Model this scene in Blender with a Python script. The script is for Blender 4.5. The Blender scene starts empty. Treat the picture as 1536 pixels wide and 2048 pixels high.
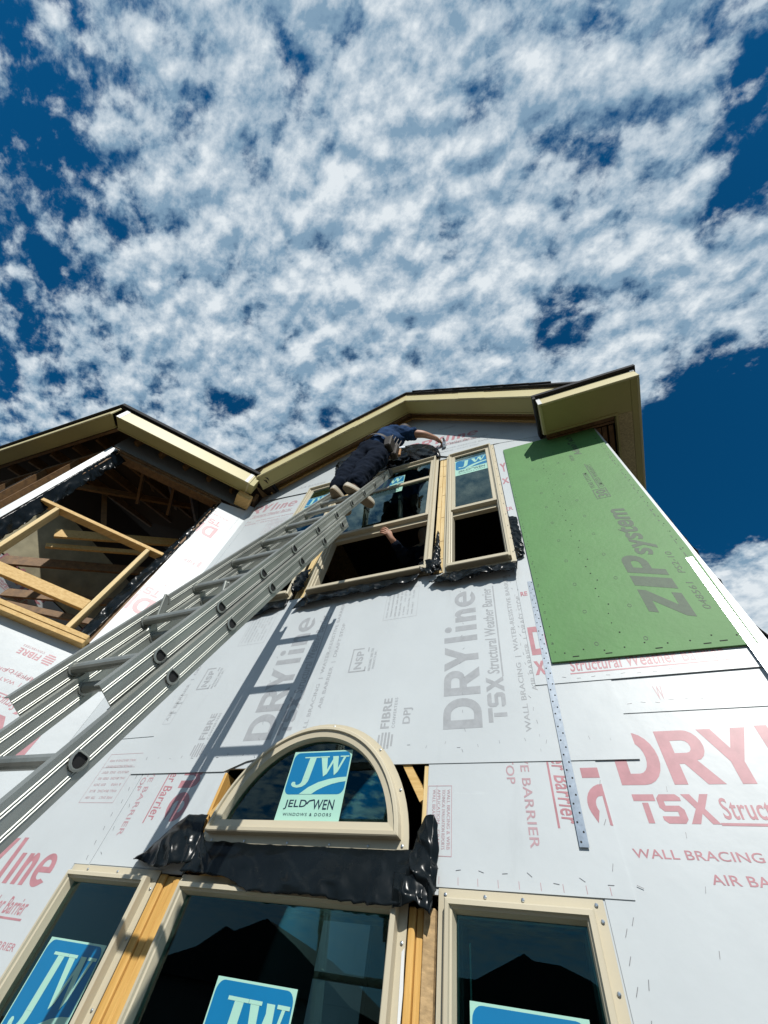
import bpy, bmesh, math, random
from mathutils import Vector, Matrix, noise
from mathutils.geometry import tessellate_polygon
random.seed(7)
R = math.radians
C = bpy.context.scene.collection
sc = bpy.context.scene

# ------------------------------------------------------------------ camera
cam_d = bpy.data.cameras.new('camera'); cam = bpy.data.objects.new('camera', cam_d); C.objects.link(cam)
cam_d.sensor_fit = 'VERTICAL'; cam_d.sensor_height = 36.0; cam_d.lens = 787.5 / 2048 * 36.0
cam_d.clip_start = 0.05; cam_d.clip_end = 3000
rx = Vector((0.92124946, 0.35976369, 0.14788347)); dn = Vector((-0.2294317, 0.80959745, -0.5402898)); fw = Vector((-0.31410274, 0.46381253, 0.8283824))
m = Matrix((rx, -dn, -fw)).transposed().to_4x4(); m.translation = Vector((0, -1.75, 1.55))
cam.matrix_world = m
sc.camera = cam
sc.render.resolution_x = 768; sc.render.resolution_y = 1024
sc.view_settings.view_transform = 'Standard'; sc.view_settings.look = 'None'
sc.view_settings.exposure = 0.0; sc.view_settings.gamma = 1.0
try: sc.view_settings.use_curve_mapping = False
except Exception: pass

# ------------------------------------------------------------------ sun and sky
SUN = Vector((0.45, -1.0, 0.80)).normalized()          # direction to the sun
sl = bpy.data.lights.new('sun', 'SUN'); so = bpy.data.objects.new('sun', sl); C.objects.link(so)
sl.energy = 4.9; sl.angle = R(0.53); sl.color = (1.0, 0.97, 0.91)
so.rotation_euler = SUN.to_track_quat('Z', 'Y').to_euler(); so.location = (8, -18, 14)

W = bpy.data.worlds.new('World'); sc.world = W; W.use_nodes = True
nt = W.node_tree; nt.nodes.clear()
def N(t, **k):
    n = nt.nodes.new(t)
    for a, b in k.items(): setattr(n, a, b)
    return n
def L(a, b): nt.links.new(a, b)
def VAL(x): return x
def M2(op, a, b=None, c=None, clamp=False):
    n = N('ShaderNodeMath', operation=op); n.use_clamp = clamp
    for i, v in enumerate((a, b, c)):
        if v is None: continue
        if isinstance(v, (int, float)): n.inputs[i].default_value = v
        else: L(v, n.inputs[i])
    return n.outputs[0]
out = N('ShaderNodeOutputWorld'); bg = N('ShaderNodeBackground'); L(bg.outputs[0], out.inputs[0])
bg.inputs[1].default_value = 0.1
sky = N('ShaderNodeTexSky'); sky.sky_type = 'NISHITA'; sky.sun_disc = False
sky.sun_elevation = math.asin(SUN.z); sky.sun_rotation = math.atan2(SUN.x, SUN.y)
sky.altitude = 1200; sky.air_density = 1.0; sky.dust_density = 0.3; sky.ozone_density = 3.0
tc = N('ShaderNodeTexCoord'); sep = N('ShaderNodeSeparateXYZ'); L(tc.outputs['Generated'], sep.inputs[0])
zc = M2('MAXIMUM', sep.outputs[2], 0.0)
inv = M2('DIVIDE', 1.0, M2('ADD', zc, 0.09))
px = M2('MULTIPLY', sep.outputs[0], inv); py = M2('MULTIPLY', sep.outputs[1], inv)
comb = N('ShaderNodeCombineXYZ'); L(px, comb.inputs[0]); L(py, comb.inputs[1]); comb.inputs[2].default_value = 3.1
def NOISE(scale, detail, rough, dist, vec, off=(0, 0, 0), rot=0, stretch=(1, 1, 1)):
    mp = N('ShaderNodeMapping'); mp.inputs['Location'].default_value = off; mp.inputs['Rotation'].default_value = (0, 0, rot); mp.inputs['Scale'].default_value = stretch
    L(vec, mp.inputs[0])
    n = N('ShaderNodeTexNoise'); n.noise_dimensions = '2D'; L(mp.outputs[0], n.inputs['Vector'])
    n.inputs['Scale'].default_value = scale; n.inputs['Detail'].default_value = detail; n.inputs['Roughness'].default_value = rough; n.inputs['Distortion'].default_value = dist
    return n.outputs[0]
P = comb.outputs[0]
def PUFF(vec, scale, off):
    mp = N('ShaderNodeMapping'); mp.inputs['Location'].default_value = off; L(vec, mp.inputs[0])
    wn = N('ShaderNodeTexNoise'); wn.noise_dimensions = '2D'; wn.inputs['Scale'].default_value = scale*.8; wn.inputs['Detail'].default_value = 3; L(mp.outputs[0], wn.inputs['Vector'])
    sc_ = N('ShaderNodeVectorMath', operation='MULTIPLY_ADD'); L(wn.outputs['Color'], sc_.inputs[0]); k = 1.1/scale; sc_.inputs[1].default_value = (k, k, 0); L(mp.outputs[0], sc_.inputs[2])
    v = N('ShaderNodeTexVoronoi'); v.voronoi_dimensions = '2D'; v.feature = 'SMOOTH_F1'; v.inputs['Scale'].default_value = scale; v.inputs['Smoothness'].default_value = 0.55; v.inputs['Randomness'].default_value = 1.0
    L(sc_.outputs[0], v.inputs['Vector'])
    return M2('SUBTRACT', 1.0, v.outputs['Distance'])
def CLOUDS(vec):
    d = M2('ADD', M2('MULTIPLY', NOISE(1.1, 3, 0.5, 0.2, vec, (4.2, 1.7, 0), 0.5), 0.26), M2('MULTIPLY', NOISE(3.6, 3, 0.5, 0.1, vec, (1.3, 8.2, 0), 0.6, (1, 1.5, 1)), 0.30))
    d = M2('ADD', d, M2('MULTIPLY', NOISE(11.0, 8, 0.60, 0.10, vec, (7.7, 2.1, 0), -0.7, (1.0, 1.5, 1)), 0.66))
    d = M2('ADD', d, M2('MULTIPLY', PUFF(vec, 13.0, (2.2, 0.4, 0)), 0.17))
    return M2('ADD', d, M2('MULTIPLY', NOISE(30.0, 7, 0.65, 0.15, vec, (2.0, 5.0, 0), 0.9), 0.24))
def BLOB(cx, cy, r, amp, sx=1.0, sy=1.0, ang=0.0):
    ca, sa = math.cos(ang), math.sin(ang)
    dx = M2('SUBTRACT', px, cx); dy = M2('SUBTRACT', py, cy)
    u = M2('DIVIDE', M2('ADD', M2('MULTIPLY', dx, ca), M2('MULTIPLY', dy, sa)), sx)
    v = M2('DIVIDE', M2('SUBTRACT', M2('MULTIPLY', dy, ca), M2('MULTIPLY', dx, sa)), sy)
    d = M2('SQRT', M2('ADD', M2('MULTIPLY', u, u), M2('MULTIPLY', v, v)))
    k = M2('SUBTRACT', 1.0, M2('DIVIDE', d, r), clamp=True)
    k = M2('MULTIPLY', M2('MULTIPLY', k, k), M2('SUBTRACT', 3.0, M2('MULTIPLY', k, 2.0)))
    return M2('MULTIPLY', k, amp)
CLO, CHI = 0.70, 0.90
dens = CLOUDS(P)
sh2 = N('ShaderNodeVectorMath', operation='ADD'); L(P, sh2.inputs[0]); sh2.inputs[1].default_value = (0.010, -0.024, 0)     # a step towards the sun
relief = M2('MULTIPLY', M2('SUBTRACT', dens, CLOUDS(sh2.outputs[0])), 2.3)
for b in ((0.44, 0.56, 0.36, -0.75, 0.9, 1.0, 0.3), (0.46, 0.09, 0.17, -0.20, 0.6, 1.8), (0.165, 0.185, 0.12, -0.20), (-0.64, -0.52, 0.40, -0.20),
          (-0.15, -0.15, 0.95, 0.14), (-0.05, -0.40, 0.40, 0.03), (0.60, 1.06, 0.34, 0.62), (0.50, 0.25, 0.20, 0.26), (0.29, 0.285, 0.12, 0.12), (-0.95, -0.25, 0.5, -0.05), (0.50, -0.05, 0.14, -0.14, 0.7, 1.6)):
    dens = M2('ADD', dens, BLOB(*b))
def SM(x, lo, hi):
    r_ = N('ShaderNodeMapRange'); r_.interpolation_type = 'SMOOTHSTEP'; L(x, r_.inputs[0]); r_.inputs[1].default_value = lo; r_.inputs[2].default_value = hi; return r_.outputs[0]
hz = SM(sep.outputs[2], 0.06, 0.42)                      # towards the horizon the cloudlets merge
dens = M2('ADD', M2('MULTIPLY', dens, hz), M2('MULTIPLY', M2('SUBTRACT', 1.0, hz), 0.82))
cover = SM(dens, CLO, CHI)
cc = N('ShaderNodeMix'); cc.data_type = 'RGBA'; L(M2('ADD', M2('MULTIPLY', SM(dens, CHI - 0.06, CHI + 0.34), 0.62), M2('ADD', M2('MULTIPLY', relief, SM(sep.outputs[2], 0.2, 0.6)), 0.22), clamp=True), cc.inputs[0])
cc.inputs[6].default_value = (2.3, 3.6, 4.9, 1); cc.inputs[7].default_value = (7.9, 8.5, 8.9, 1)
hs = N('ShaderNodeMix'); hs.data_type = 'RGBA'; hs.blend_type = 'MULTIPLY'; hs.inputs[0].default_value = 1.0
L(sky.outputs[0], hs.inputs[6]); hs.inputs[7].default_value = (0.035, 0.56, 0.80, 1)
mx = N('ShaderNodeMix'); mx.data_type = 'RGBA'
L(M2('MULTIPLY', cover, 0.97), mx.inputs[0]); L(hs.outputs[2], mx.inputs[6]); L(cc.outputs[2], mx.inputs[7])
L(mx.outputs[2], bg.inputs[0])

# ------------------------------------------------------------------ materials
def mat(name, col, rough=0.6, metal=0.0, var=0.08, vscale=6.0, bump=0.0, bscale=40.0, spec=0.5, grain=None, stretch=(1, 1, 1), coat=0.0, dark=None, scuff=0.0):
    if metal < .5: col = tuple(c * .80 for c in col); dark = tuple(c * .80 for c in dark) if dark else None
    m = bpy.data.materials.new(name); m.use_nodes = True; t = m.node_tree; b = t.nodes['Principled BSDF']
    b.inputs['Roughness'].default_value = rough; b.inputs['Metallic'].default_value = metal
    b.inputs['Specular IOR Level'].default_value = spec; b.inputs['Coat Weight'].default_value = coat
    tcn = t.nodes.new('ShaderNodeTexCoord'); mp = t.nodes.new('ShaderNodeMapping'); mp.inputs['Scale'].default_value = stretch
    t.links.new(tcn.outputs['Object'], mp.inputs[0])
    n = t.nodes.new('ShaderNodeTexNoise'); n.inputs['Scale'].default_value = vscale; n.inputs['Detail'].default_value = 6; n.inputs['Roughness'].default_value = 0.6
    t.links.new(mp.outputs[0], n.inputs['Vector'])
    mr = t.nodes.new('ShaderNodeMapRange'); mr.inputs[1].default_value = 0.3; mr.inputs[2].default_value = 0.7
    t.links.new(n.outputs[0], mr.inputs[0])
    mi = t.nodes.new('ShaderNodeMix'); mi.data_type = 'RGBA'; t.links.new(mr.outputs[0], mi.inputs[0])
    lo = dark if dark else tuple(c * (1 - var) for c in col); hi = tuple(min(1, c * (1 + var)) for c in col)
    mi.inputs[6].default_value = (*lo, 1); mi.inputs[7].default_value = (*hi, 1)
    src = mi.outputs[2]
    if scuff:
        for k, (sc_, st, lo_, hi_, f) in enumerate(((3.0, (1.0, 1.0, .35), .58, .72, 1 - scuff), (9.0, (.25, 1, 1.2), .64, .74, 1 + scuff), (14.0, (1, 1, 1), .68, .78, 1 - scuff*1.6))):
            m2 = t.nodes.new('ShaderNodeMapping'); m2.inputs['Scale'].default_value = st; m2.inputs['Rotation'].default_value = (0, .5*k, 0); m2.inputs['Location'].default_value = (k*3.3, 0, k*1.7); t.links.new(tcn.outputs['Object'], m2.inputs[0])
            n3 = t.nodes.new('ShaderNodeTexNoise'); n3.inputs['Scale'].default_value = sc_; n3.inputs['Detail'].default_value = 9; n3.inputs['Roughness'].default_value = .7; n3.inputs['Distortion'].default_value = .6; t.links.new(m2.outputs[0], n3.inputs['Vector'])
            r3 = t.nodes.new('ShaderNodeMapRange'); r3.inputs[1].default_value = lo_; r3.inputs[2].default_value = hi_; t.links.new(n3.outputs[0], r3.inputs[0])
            x3 = t.nodes.new('ShaderNodeMix'); x3.data_type = 'RGBA'; x3.blend_type = 'MULTIPLY'; t.links.new(r3.outputs[0], x3.inputs[0]); t.links.new(src, x3.inputs[6]); x3.inputs[7].default_value = (f, f, f, 1); src = x3.outputs[2]
    t.links.new(src, b.inputs['Base Color'])
    if bump > 0:
        n2 = t.nodes.new('ShaderNodeTexNoise'); n2.inputs['Scale'].default_value = bscale; n2.inputs['Detail'].default_value = 5
        t.links.new(mp.outputs[0], n2.inputs['Vector'])
        bp = t.nodes.new('ShaderNodeBump'); bp.inputs['Strength'].default_value = bump; bp.inputs['Distance'].default_value = 0.004
        t.links.new(n2.outputs[0], bp.inputs['Height']); t.links.new(bp.outputs[0], b.inputs['Normal'])
    return m
def wood(name, col, dark, stretch):
    return mat(name, col, 0.65, 0, vscale=3.0, bump=0.35, bscale=14, stretch=stretch, dark=dark)
m_sheet = mat('coated_sheathing', (0.61, 0.655, 0.675), 0.40, var=0.05, scuff=.10, vscale=1.6, bump=0.30, bscale=9, spec=0.55)
m_sheet_edge = mat('sheathing_board_core', (0.10, 0.08, 0.06), 0.9)
m_grey_ink = mat('grey_print', (0.42, 0.44, 0.46), 0.4, var=0.10, vscale=30)
m_faint_ink = mat('faint_grey_print', (0.50, 0.52, 0.54), 0.4, var=0.06, vscale=30)
m_red_ink = mat('faded_red_print', (0.52, 0.24, 0.27), 0.4, var=0.14, vscale=22)
m_red2_ink = mat('faded_pink_print', (0.52, 0.34, 0.37), 0.4, var=0.10, vscale=30)
m_green = mat('green_panel', (0.108, 0.275, 0.086), 0.55, var=0.07, vscale=5, bump=0.30, bscale=34, spec=0.28)
m_osb = mat('strand_board', (0.50, 0.34, 0.17), 0.8, var=0.3, vscale=28, bump=0.5, bscale=50, stretch=(1, 1, 2.2))
m_green_ink = mat('dark_print_on_green', (0.022, 0.05, 0.025), 0.6, var=0.5, vscale=55, dark=(0.055, 0.11, 0.055))
m_pine_z = wood('pine_upright', (0.80, 0.49, 0.15), (0.60, 0.32, 0.07), (22, 22, 1.2))
m_pine_x = wood('pine_level', (0.74, 0.50, 0.20), (0.58, 0.35, 0.10), (1.2, 14, 22))
m_pale_z = wood('pale_pine', (0.82, 0.64, 0.34), (0.68, 0.48, 0.20), (24, 24, 1.3))
m_rafter = wood('shade_darkened_rafter', (0.24, 0.125, 0.04), (0.12, 0.06, 0.02), (6, 6, 6))  # wood darkened so the shade inside and under eaves sits in its colour
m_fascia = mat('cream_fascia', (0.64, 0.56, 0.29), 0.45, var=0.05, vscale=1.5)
m_soffit = mat('cream_soffit_shaded', (0.46, 0.40, 0.15), 0.5, var=0.05, vscale=2)  # fascia cream with the shade below the eaves mixed into its colour
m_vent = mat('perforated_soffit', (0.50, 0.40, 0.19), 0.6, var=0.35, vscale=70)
m_caulk = mat('white_end_trim', (0.82, 0.83, 0.82), 0.4)
m_shingle = mat('black_shingle', (0.022, 0.022, 0.025), 0.85, var=0.4, vscale=60, bump=0.5, bscale=120)
m_vinyl = mat('almond_vinyl', (0.62, 0.555, 0.41), 0.38, var=0.03, vscale=3, spec=0.5)
m_vinyl_d = mat('bronze_weatherstrip', (0.10, 0.095, 0.08), 0.5)
m_spacer = mat('window_spacer', (0.42, 0.52, 0.46), 0.35)
m_plastic = mat('black_plastic_flashing', (0.006, 0.009, 0.011), 0.25, var=0.3, vscale=4, bump=0.7, bscale=8, spec=0.20)
m_alu = mat('ladder_aluminium', (0.33, 0.34, 0.31), 0.46, metal=0.65, var=0.24, vscale=7, bump=0.2, bscale=30, stretch=(1, 1, .35))
m_alu_d = mat('dark_ladder_end', (0.05, 0.05, 0.05), 0.5)
m_steel = mat('galvanised_steel', (0.47, 0.51, 0.55), 0.28, metal=0.9, var=0.15, vscale=60)
m_staple = mat('staple_wire', (0.22, 0.22, 0.23), 0.4, metal=0.7)
m_hole = mat('punched_hole', (0.015, 0.015, 0.015), 0.8)
m_dark_room = mat('darkened_room_board', (0.055, 0.045, 0.035), 0.9)  # near-black colour carries the darkness of the rooms
m_dark_deck = mat('shade_darkened_deck', (0.05, 0.033, 0.02), 0.9)  # deck underside coloured near black for the shade under the bay roof
m_blue = mat('sticker_blue', (0.005, 0.19, 0.42), 0.35, var=0.04)
m_mint = mat('sticker_mint', (0.42, 0.72, 0.60), 0.4, var=0.03)
m_navy = mat('sticker_navy_ink', (0.01, 0.03, 0.06), 0.4)
m_skin = mat('skin', (0.50, 0.27, 0.18), 0.55, var=0.08, vscale=20)
m_navyshirt = mat('navy_shirt_cloth', (0.016, 0.045, 0.115), 0.92, spec=0.15, var=0.25, vscale=14, bump=0.8, bscale=18)
m_jeans = mat('dark_trousers_cloth', (0.007, 0.012, 0.024), 0.95, spec=0.1, var=0.3, vscale=12, bump=0.8, bscale=18)
m_sole = mat('tan_shoe_sole', (0.24, 0.185, 0.115), 0.8, var=0.12, vscale=30, bump=0.6, bscale=90)
m_shoe = mat('pale_shoe_rand', (0.45, 0.41, 0.33), 0.6)
m_leather = mat('dark_tool_leather', (0.03, 0.022, 0.016), 0.6, var=0.3, vscale=20)
m_handle = mat('orange_brown_handle', (0.40, 0.20, 0.07), 0.45)
m_hair = mat('dark_hair', (0.03, 0.02, 0.015), 0.7)
m_ground = mat('bare_site_soil', (0.075, 0.06, 0.045), 0.95, var=0.3, vscale=0.8, bump=0.6, bscale=5)
m_nbwall = mat('neighbour_siding', (0.16, 0.15, 0.14), 0.8)
m_nbroof = mat('neighbour_shingle', (0.045, 0.043, 0.042), 0.9)
def glass_mat():
    m = bpy.data.materials.new('window_glass'); m.use_nodes = True; t = m.node_tree; t.nodes.clear()
    o = t.nodes.new('ShaderNodeOutputMaterial'); mix = t.nodes.new('ShaderNodeMixShader'); fr = t.nodes.new('ShaderNodeFresnel'); fr.inputs[0].default_value = 1.75
    g = t.nodes.new('ShaderNodeBsdfGlossy'); g.inputs['Roughness'].default_value = 0.0; g.inputs['Color'].default_value = (0.70, 0.93, 0.90, 1)
    tr = t.nodes.new('ShaderNodeBsdfTransparent'); tr.inputs[0].default_value = (0.62, 0.80, 0.78, 1)
    mu = t.nodes.new('ShaderNodeMath'); mu.operation = 'MULTIPLY_ADD'; mu.inputs[1].default_value = 2.6; mu.inputs[2].default_value = -0.155; mu.use_clamp = True
    t.links.new(fr.outputs[0], mu.inputs[0]); t.links.new(mu.outputs[0], mix.inputs[0]); t.links.new(tr.outputs[0], mix.inputs[1]); t.links.new(g.outputs[0], mix.inputs[2]); t.links.new(mix.outputs[0], o.inputs[0])
    return m
m_glass = glass_mat()

# ------------------------------------------------------------------ helpers
class Frame:
    def __init__(s, o, u, v, w): s.o, s.u, s.v, s.w = Vector(o), Vector(u).normalized(), Vector(v).normalized(), Vector(w).normalized()
    def __call__(s, a, b, h=0.0): return s.o + s.u * a + s.v * b + s.w * h
FA = Frame((0, 0, 0), (1, 0, 0), (0, 0, 1), (0, -1, 0))             # main front wall: a = x, b = height, h = out of the wall
AW = 0.85
P0 = Vector((-3.19, 0, 0))
TW = Vector((math.cos(AW), math.sin(AW), 0)); NW = Vector((math.sin(AW), -math.cos(AW), 0))
FW = Frame(P0, TW, (0, 0, 1), NW)                                      # angled bay wall
P1 = P0 - TW * 1.81
AF = R(3.5); TF = Vector((math.cos(AF), math.sin(AF), 0)); NF = Vector((math.sin(AF), -math.cos(AF), 0))
FF = Frame(P1, TF, (0, 0, 1), NF)                                      # bay front wall, a negative towards the left

def empty(name, loc, **props):
    o = bpy.data.objects.new(name, None); C.objects.link(o); o.location = loc; o.empty_display_size = 0.2
    for k, v in props.items(): o[k] = v
    return o
def worldloc(o):
    v = Vector((0, 0, 0))
    while o: v += Vector(o.location); o = o.parent
    return v
class MB:
    def __init__(s): s.v, s.f, s.m = [], [], []; s.k = 0
    def add(s, vs, fs):
        n = len(s.v); s.v += [Vector(x) for x in vs]; s.f += [tuple(i + n for i in f) for f in fs]; s.m += [s.k] * len(fs); return s
    def hexa(s, p):   # 8 points: bottom ring 4, top ring 4
        return s.add(p, [(3, 2, 1, 0), (4, 5, 6, 7), (0, 1, 5, 4), (1, 2, 6, 5), (2, 3, 7, 6), (3, 0, 4, 7)])
    def box(s, F, a0, a1, b0, b1, h0, h1):
        return s.hexa([F(a0, b0, h0), F(a1, b0, h0), F(a1, b1, h0), F(a0, b1, h0), F(a0, b0, h1), F(a1, b0, h1), F(a1, b1, h1), F(a0, b1, h1)])
    def bar(s, p, q, w, d, up=(0, 0, 1)):   # beam from p to q, w across, d along up-ish
        p, q = Vector(p), Vector(q); t = (q - p).normalized(); up = Vector(up); x = t.cross(up).normalized(); y = x.cross(t)
        c = [(-w/2, -d/2), (w/2, -d/2), (w/2, d/2), (-w/2, d/2)]
        return s.hexa([p + x*a + y*b for a, b in c] + [q + x*a + y*b for a, b in c])
    def slab(s, F, loops, h0, h1):
        vv = [[Vector((a, b, 0)) for a, b in lp] for lp in loops]; flat = [p for lp in vv for p in lp]
        tr = tessellate_polygon(vv); n = len(flat)
        vs = [F(p.x, p.y, h1) for p in flat] + [F(p.x, p.y, h0) for p in flat]
        fs = []
        for t in tr:
            a, b, c = (flat[i] for i in t)
            cr = (b - a).cross(c - a).z
            t = tuple(t) if cr > 0 else tuple(reversed(t))
            fs.append(t); fs.append(tuple(i + n for i in reversed(t)))
        k = 0
        for lp in vv:
            m_ = len(lp)
            for i in range(m_):
                j = (i + 1) % m_; fs.append((k + i, k + j, k + j + n, k + i + n))
            k += m_
        return s.add(vs, fs)
    def sweep(s, F, loop, prof):
        """profile [(inset, h), ...] carried round a closed counter-clockwise outline"""
        n = len(loop); pts = [Vector((a, b)) for a, b in loop]; mit = []
        for i in range(n):
            d1 = (pts[i] - pts[i-1]).normalized(); d2 = (pts[(i+1) % n] - pts[i]).normalized()
            n1 = Vector((-d1.y, d1.x)); n2 = Vector((-d2.y, d2.x)); b = (n1 + n2).normalized(); mit.append(b / max(0.3, b.dot(n1)))
        vs = [F(*(pts[i] + mit[i] * ins), h) for ins, h in prof for i in range(n)]
        fs = [(r*n + i, r*n + (i+1) % n, (r+1)*n + (i+1) % n, (r+1)*n + i) for r in range(len(prof)-1) for i in range(n)]
        return s.add(vs, fs)
    def tube(s, pts, rads, seg=10, cap=True, flat=None):
        pts = [Vector(p) for p in pts]
        if isinstance(rads, (int, float)): rads = [rads] * len(pts)
        rings = []
        for i, p in enumerate(pts):
            t = (pts[min(i+1, len(pts)-1)] - pts[max(i-1, 0)]).normalized(); ref = Vector((0, 0, 1)) if abs(t.z) < 0.9 else Vector((1, 0, 0))
            x = t.cross(ref).normalized(); y = x.cross(t)
            ring = []
            for k in range(seg):
                a = 2 * math.pi * k / seg; cx, cy = math.cos(a), math.sin(a)
                if flat is not None and cy > flat: cy = flat
                ring.append(p + x * cx * rads[i] + y * cy * rads[i])
            rings.append(ring)
        vs = [q for r in rings for q in r]
        fs = [(i*seg + k, i*seg + (k+1) % seg, (i+1)*seg + (k+1) % seg, (i+1)*seg + k) for i in range(len(pts)-1) for k in range(seg)]
        if cap: fs += [tuple(range(seg))[::-1], tuple((len(pts)-1)*seg + k for k in range(seg))]
        return s.add(vs, fs)
    def mesh(s, name, mats, off, smooth=False):
        me = bpy.data.meshes.new(name); me.from_pydata([tuple(v - off) for v in s.v], [], s.f)
        for mm in (mats if isinstance(mats, (list, tuple)) else [mats]): me.materials.append(mm)
        if any(s.m): me.polygons.foreach_set('material_index', s.m)
        bm = bmesh.new(); bm.from_mesh(me)
        if not any(s.m): bmesh.ops.recalc_face_normals(bm, faces=bm.faces)
        bm.to_mesh(me); bm.free()
        if smooth:
            for p in me.polygons: p.use_smooth = True
        me.update(); return me
    def build(s, name, mats, parent=None, smooth=False, bevel=0.0, **props):
        off = worldloc(parent) if parent else Vector((0, 0, 0))
        if not parent and s.v:
            c = sum(s.v, Vector()) / len(s.v); off = c
        o = bpy.data.objects.new(name, s.mesh(name, mats, off, smooth)); C.objects.link(o)
        if parent: o.parent = parent
        else: o.location = off
        if bevel:
            b = o.modifiers.new('edge', 'BEVEL'); b.width = bevel; b.segments = 1; b.limit_method = 'ANGLE'; b.angle_limit = R(40)
        for k, v in props.items(): o[k] = v
        return o

_font_cache = {}
def text2d(s, bold=0.0, shear=0.0, spacing=1.0):
    key = (s, bold, shear, spacing)
    if key in _font_cache: return _font_cache[key]
    c = bpy.data.curves.new('lettering', 'FONT'); c.body = s; c.resolution_u = 3; c.offset = bold; c.shear = shear; c.space_character = spacing
    o = bpy.data.objects.new('lettering', c); C.objects.link(o)
    dg = bpy.context.evaluated_depsgraph_get(); me = bpy.data.meshes.new_from_object(o.evaluated_get(dg))
    v = [(p.co.x, p.co.y) for p in me.vertices]; f = [tuple(p.vertices) for p in me.polygons]
    bpy.data.objects.remove(o); bpy.data.curves.remove(c); bpy.data.meshes.remove(me)
    x0 = min(a for a, b in v); x1 = max(a for a, b in v); y0 = min(b for a, b in v); y1 = max(b for a, b in v)
    v = [((a - x0) / (x1 - x0), (b - y0) / (y1 - y0)) for a, b in v]
    _font_cache[key] = (v, f); return v, f
def _ar(cx, cy, rx_, ry_, a0, a1, n=8): return [(cx + rx_*math.cos(R(a0 + (a1-a0)*i/n)), cy + ry_*math.sin(R(a0 + (a1-a0)*i/n))) for i in range(n + 1)]
GLYPH = {
 'D': [[(0, 0)] + _ar(.50, .5, .50, .5, -90, 90, 12) + [(0, 1)], [(.27, .20), (.27, .80)] + _ar(.47, .5, .25, .30, 90, -90, 10)],
 'R': [[(0, 0), (.27, 0), (.27, .36), (.38, .36), (.66, 0), (1, 0), (.66, .42)] + _ar(.60, .70, .32, .30, -62, 90, 8) + [(0, 1)], [(.27, .56), (.27, .80)] + _ar(.52, .68, .13, .12, 90, -90, 6)],
 'Y': [[(.37, 0), (.63, 0), (.63, .38), (1, 1), (.71, 1), (.50, .62), (.29, 1), (0, 1), (.37, .38)]],
 'l': [[(0, 0), (1, 0), (1, 1), (0, 1)]],
 'n': [[(0, 0), (.37, 0), (.37, .52)] + _ar(.52, .56, .12, .17, 160, 0, 6) + [(.64, 0), (1, 0)] + _ar(.62, .62, .38, .38, 0, 100, 7) + [(.36, .86), (.36, .97), (0, .97)]],
 'e': [[(.98, .40), (.30, .40)] + _ar(.52, .36, .22, .17, 200, 310, 6) + [(.94, .14)] + _ar(.50, .48, .50, .50, -52, -360, 22)[1:] , [(.30, .57), (.70, .57)] + _ar(.50, .62, .20, .17, 0, 180, 7)],
 'T': [[(.36, 0), (.64, 0), (.64, .70), (.36, .70)], [(0, .76), (1, .76), (1, 1), (0, 1)]],
 'X': [[(0, 0), (.32, 0), (.52, .34), (.72, 0), (1, 0), (.68, .50), (1, 1), (.70, 1), (.52, .70), (.34, 1), (.02, 1), (.36, .50)]],
 'S': [[(.16, 0), (.84, 0), (1, .14), (1, .46), (.84, .60), (.28, .60), (.28, .76), (.46, .76), (1, .76), (1, .88), (.84, 1), (.16, 1), (0, .86), (0, .54), (.16, .40), (.70, .40), (.70, .24), (0, .24), (0, .12)]],
 'Z': [[(0, 0), (1, 0), (1, .22), (.45, .22), (1, .80), (1, 1), (0, 1), (0, .78), (.52, .78), (0, .20)]],
 'P': [[(0, 0), (.30, 0), (.30, .32)] + _ar(.60, .66, .40, .34, -90, 90, 10) + [(0, 1)], [(.30, .54), (.30, .78)] + _ar(.56, .66, .13, .12, 90, -90, 6)],
}
GLYPH['I'] = GLYPH['l']
def put_glyph(mb, F, ch, a, b, length, height, ang=0.0, h=0.0006, clip=None, shear=0.0):
    ca, sa = math.cos(R(ang)), math.sin(R(ang)); loops = GLYPH[ch]
    groups = [[lp] for lp in loops] if ch == 'T' else [loops]
    for g_ in groups:
        flat = [p for lp in g_ for p in lp]; tr = tessellate_polygon([[Vector((x, y, 0)) for x, y in lp] for lp in g_])
        pts = [(a + (x*length + shear*y*height)*ca - (y*height)*sa, b + (x*length + shear*y*height)*sa + (y*height)*ca) for x, y in flat]
        if clip:
            bm = bmesh.new(); vs = [bm.verts.new((x, y, 0)) for x, y in pts]
            for q in tr:
                try: bm.faces.new([vs[i] for i in q])
                except ValueError: pass
            for (ka, kb, na, nb) in clip: bmesh.ops.bisect_plane(bm, geom=bm.verts[:] + bm.edges[:] + bm.faces[:], plane_co=(ka, kb, 0), plane_no=(-na, -nb, 0), clear_outer=True)
            bm.verts.index_update(); pts = [(w.co.x, w.co.y) for w in bm.verts]; tr = [tuple(w.index for w in q.verts) for q in bm.faces]; bm.free()
        mb.add([F(x, y, h) for x, y in pts], [tuple(q) for q in tr])
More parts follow.
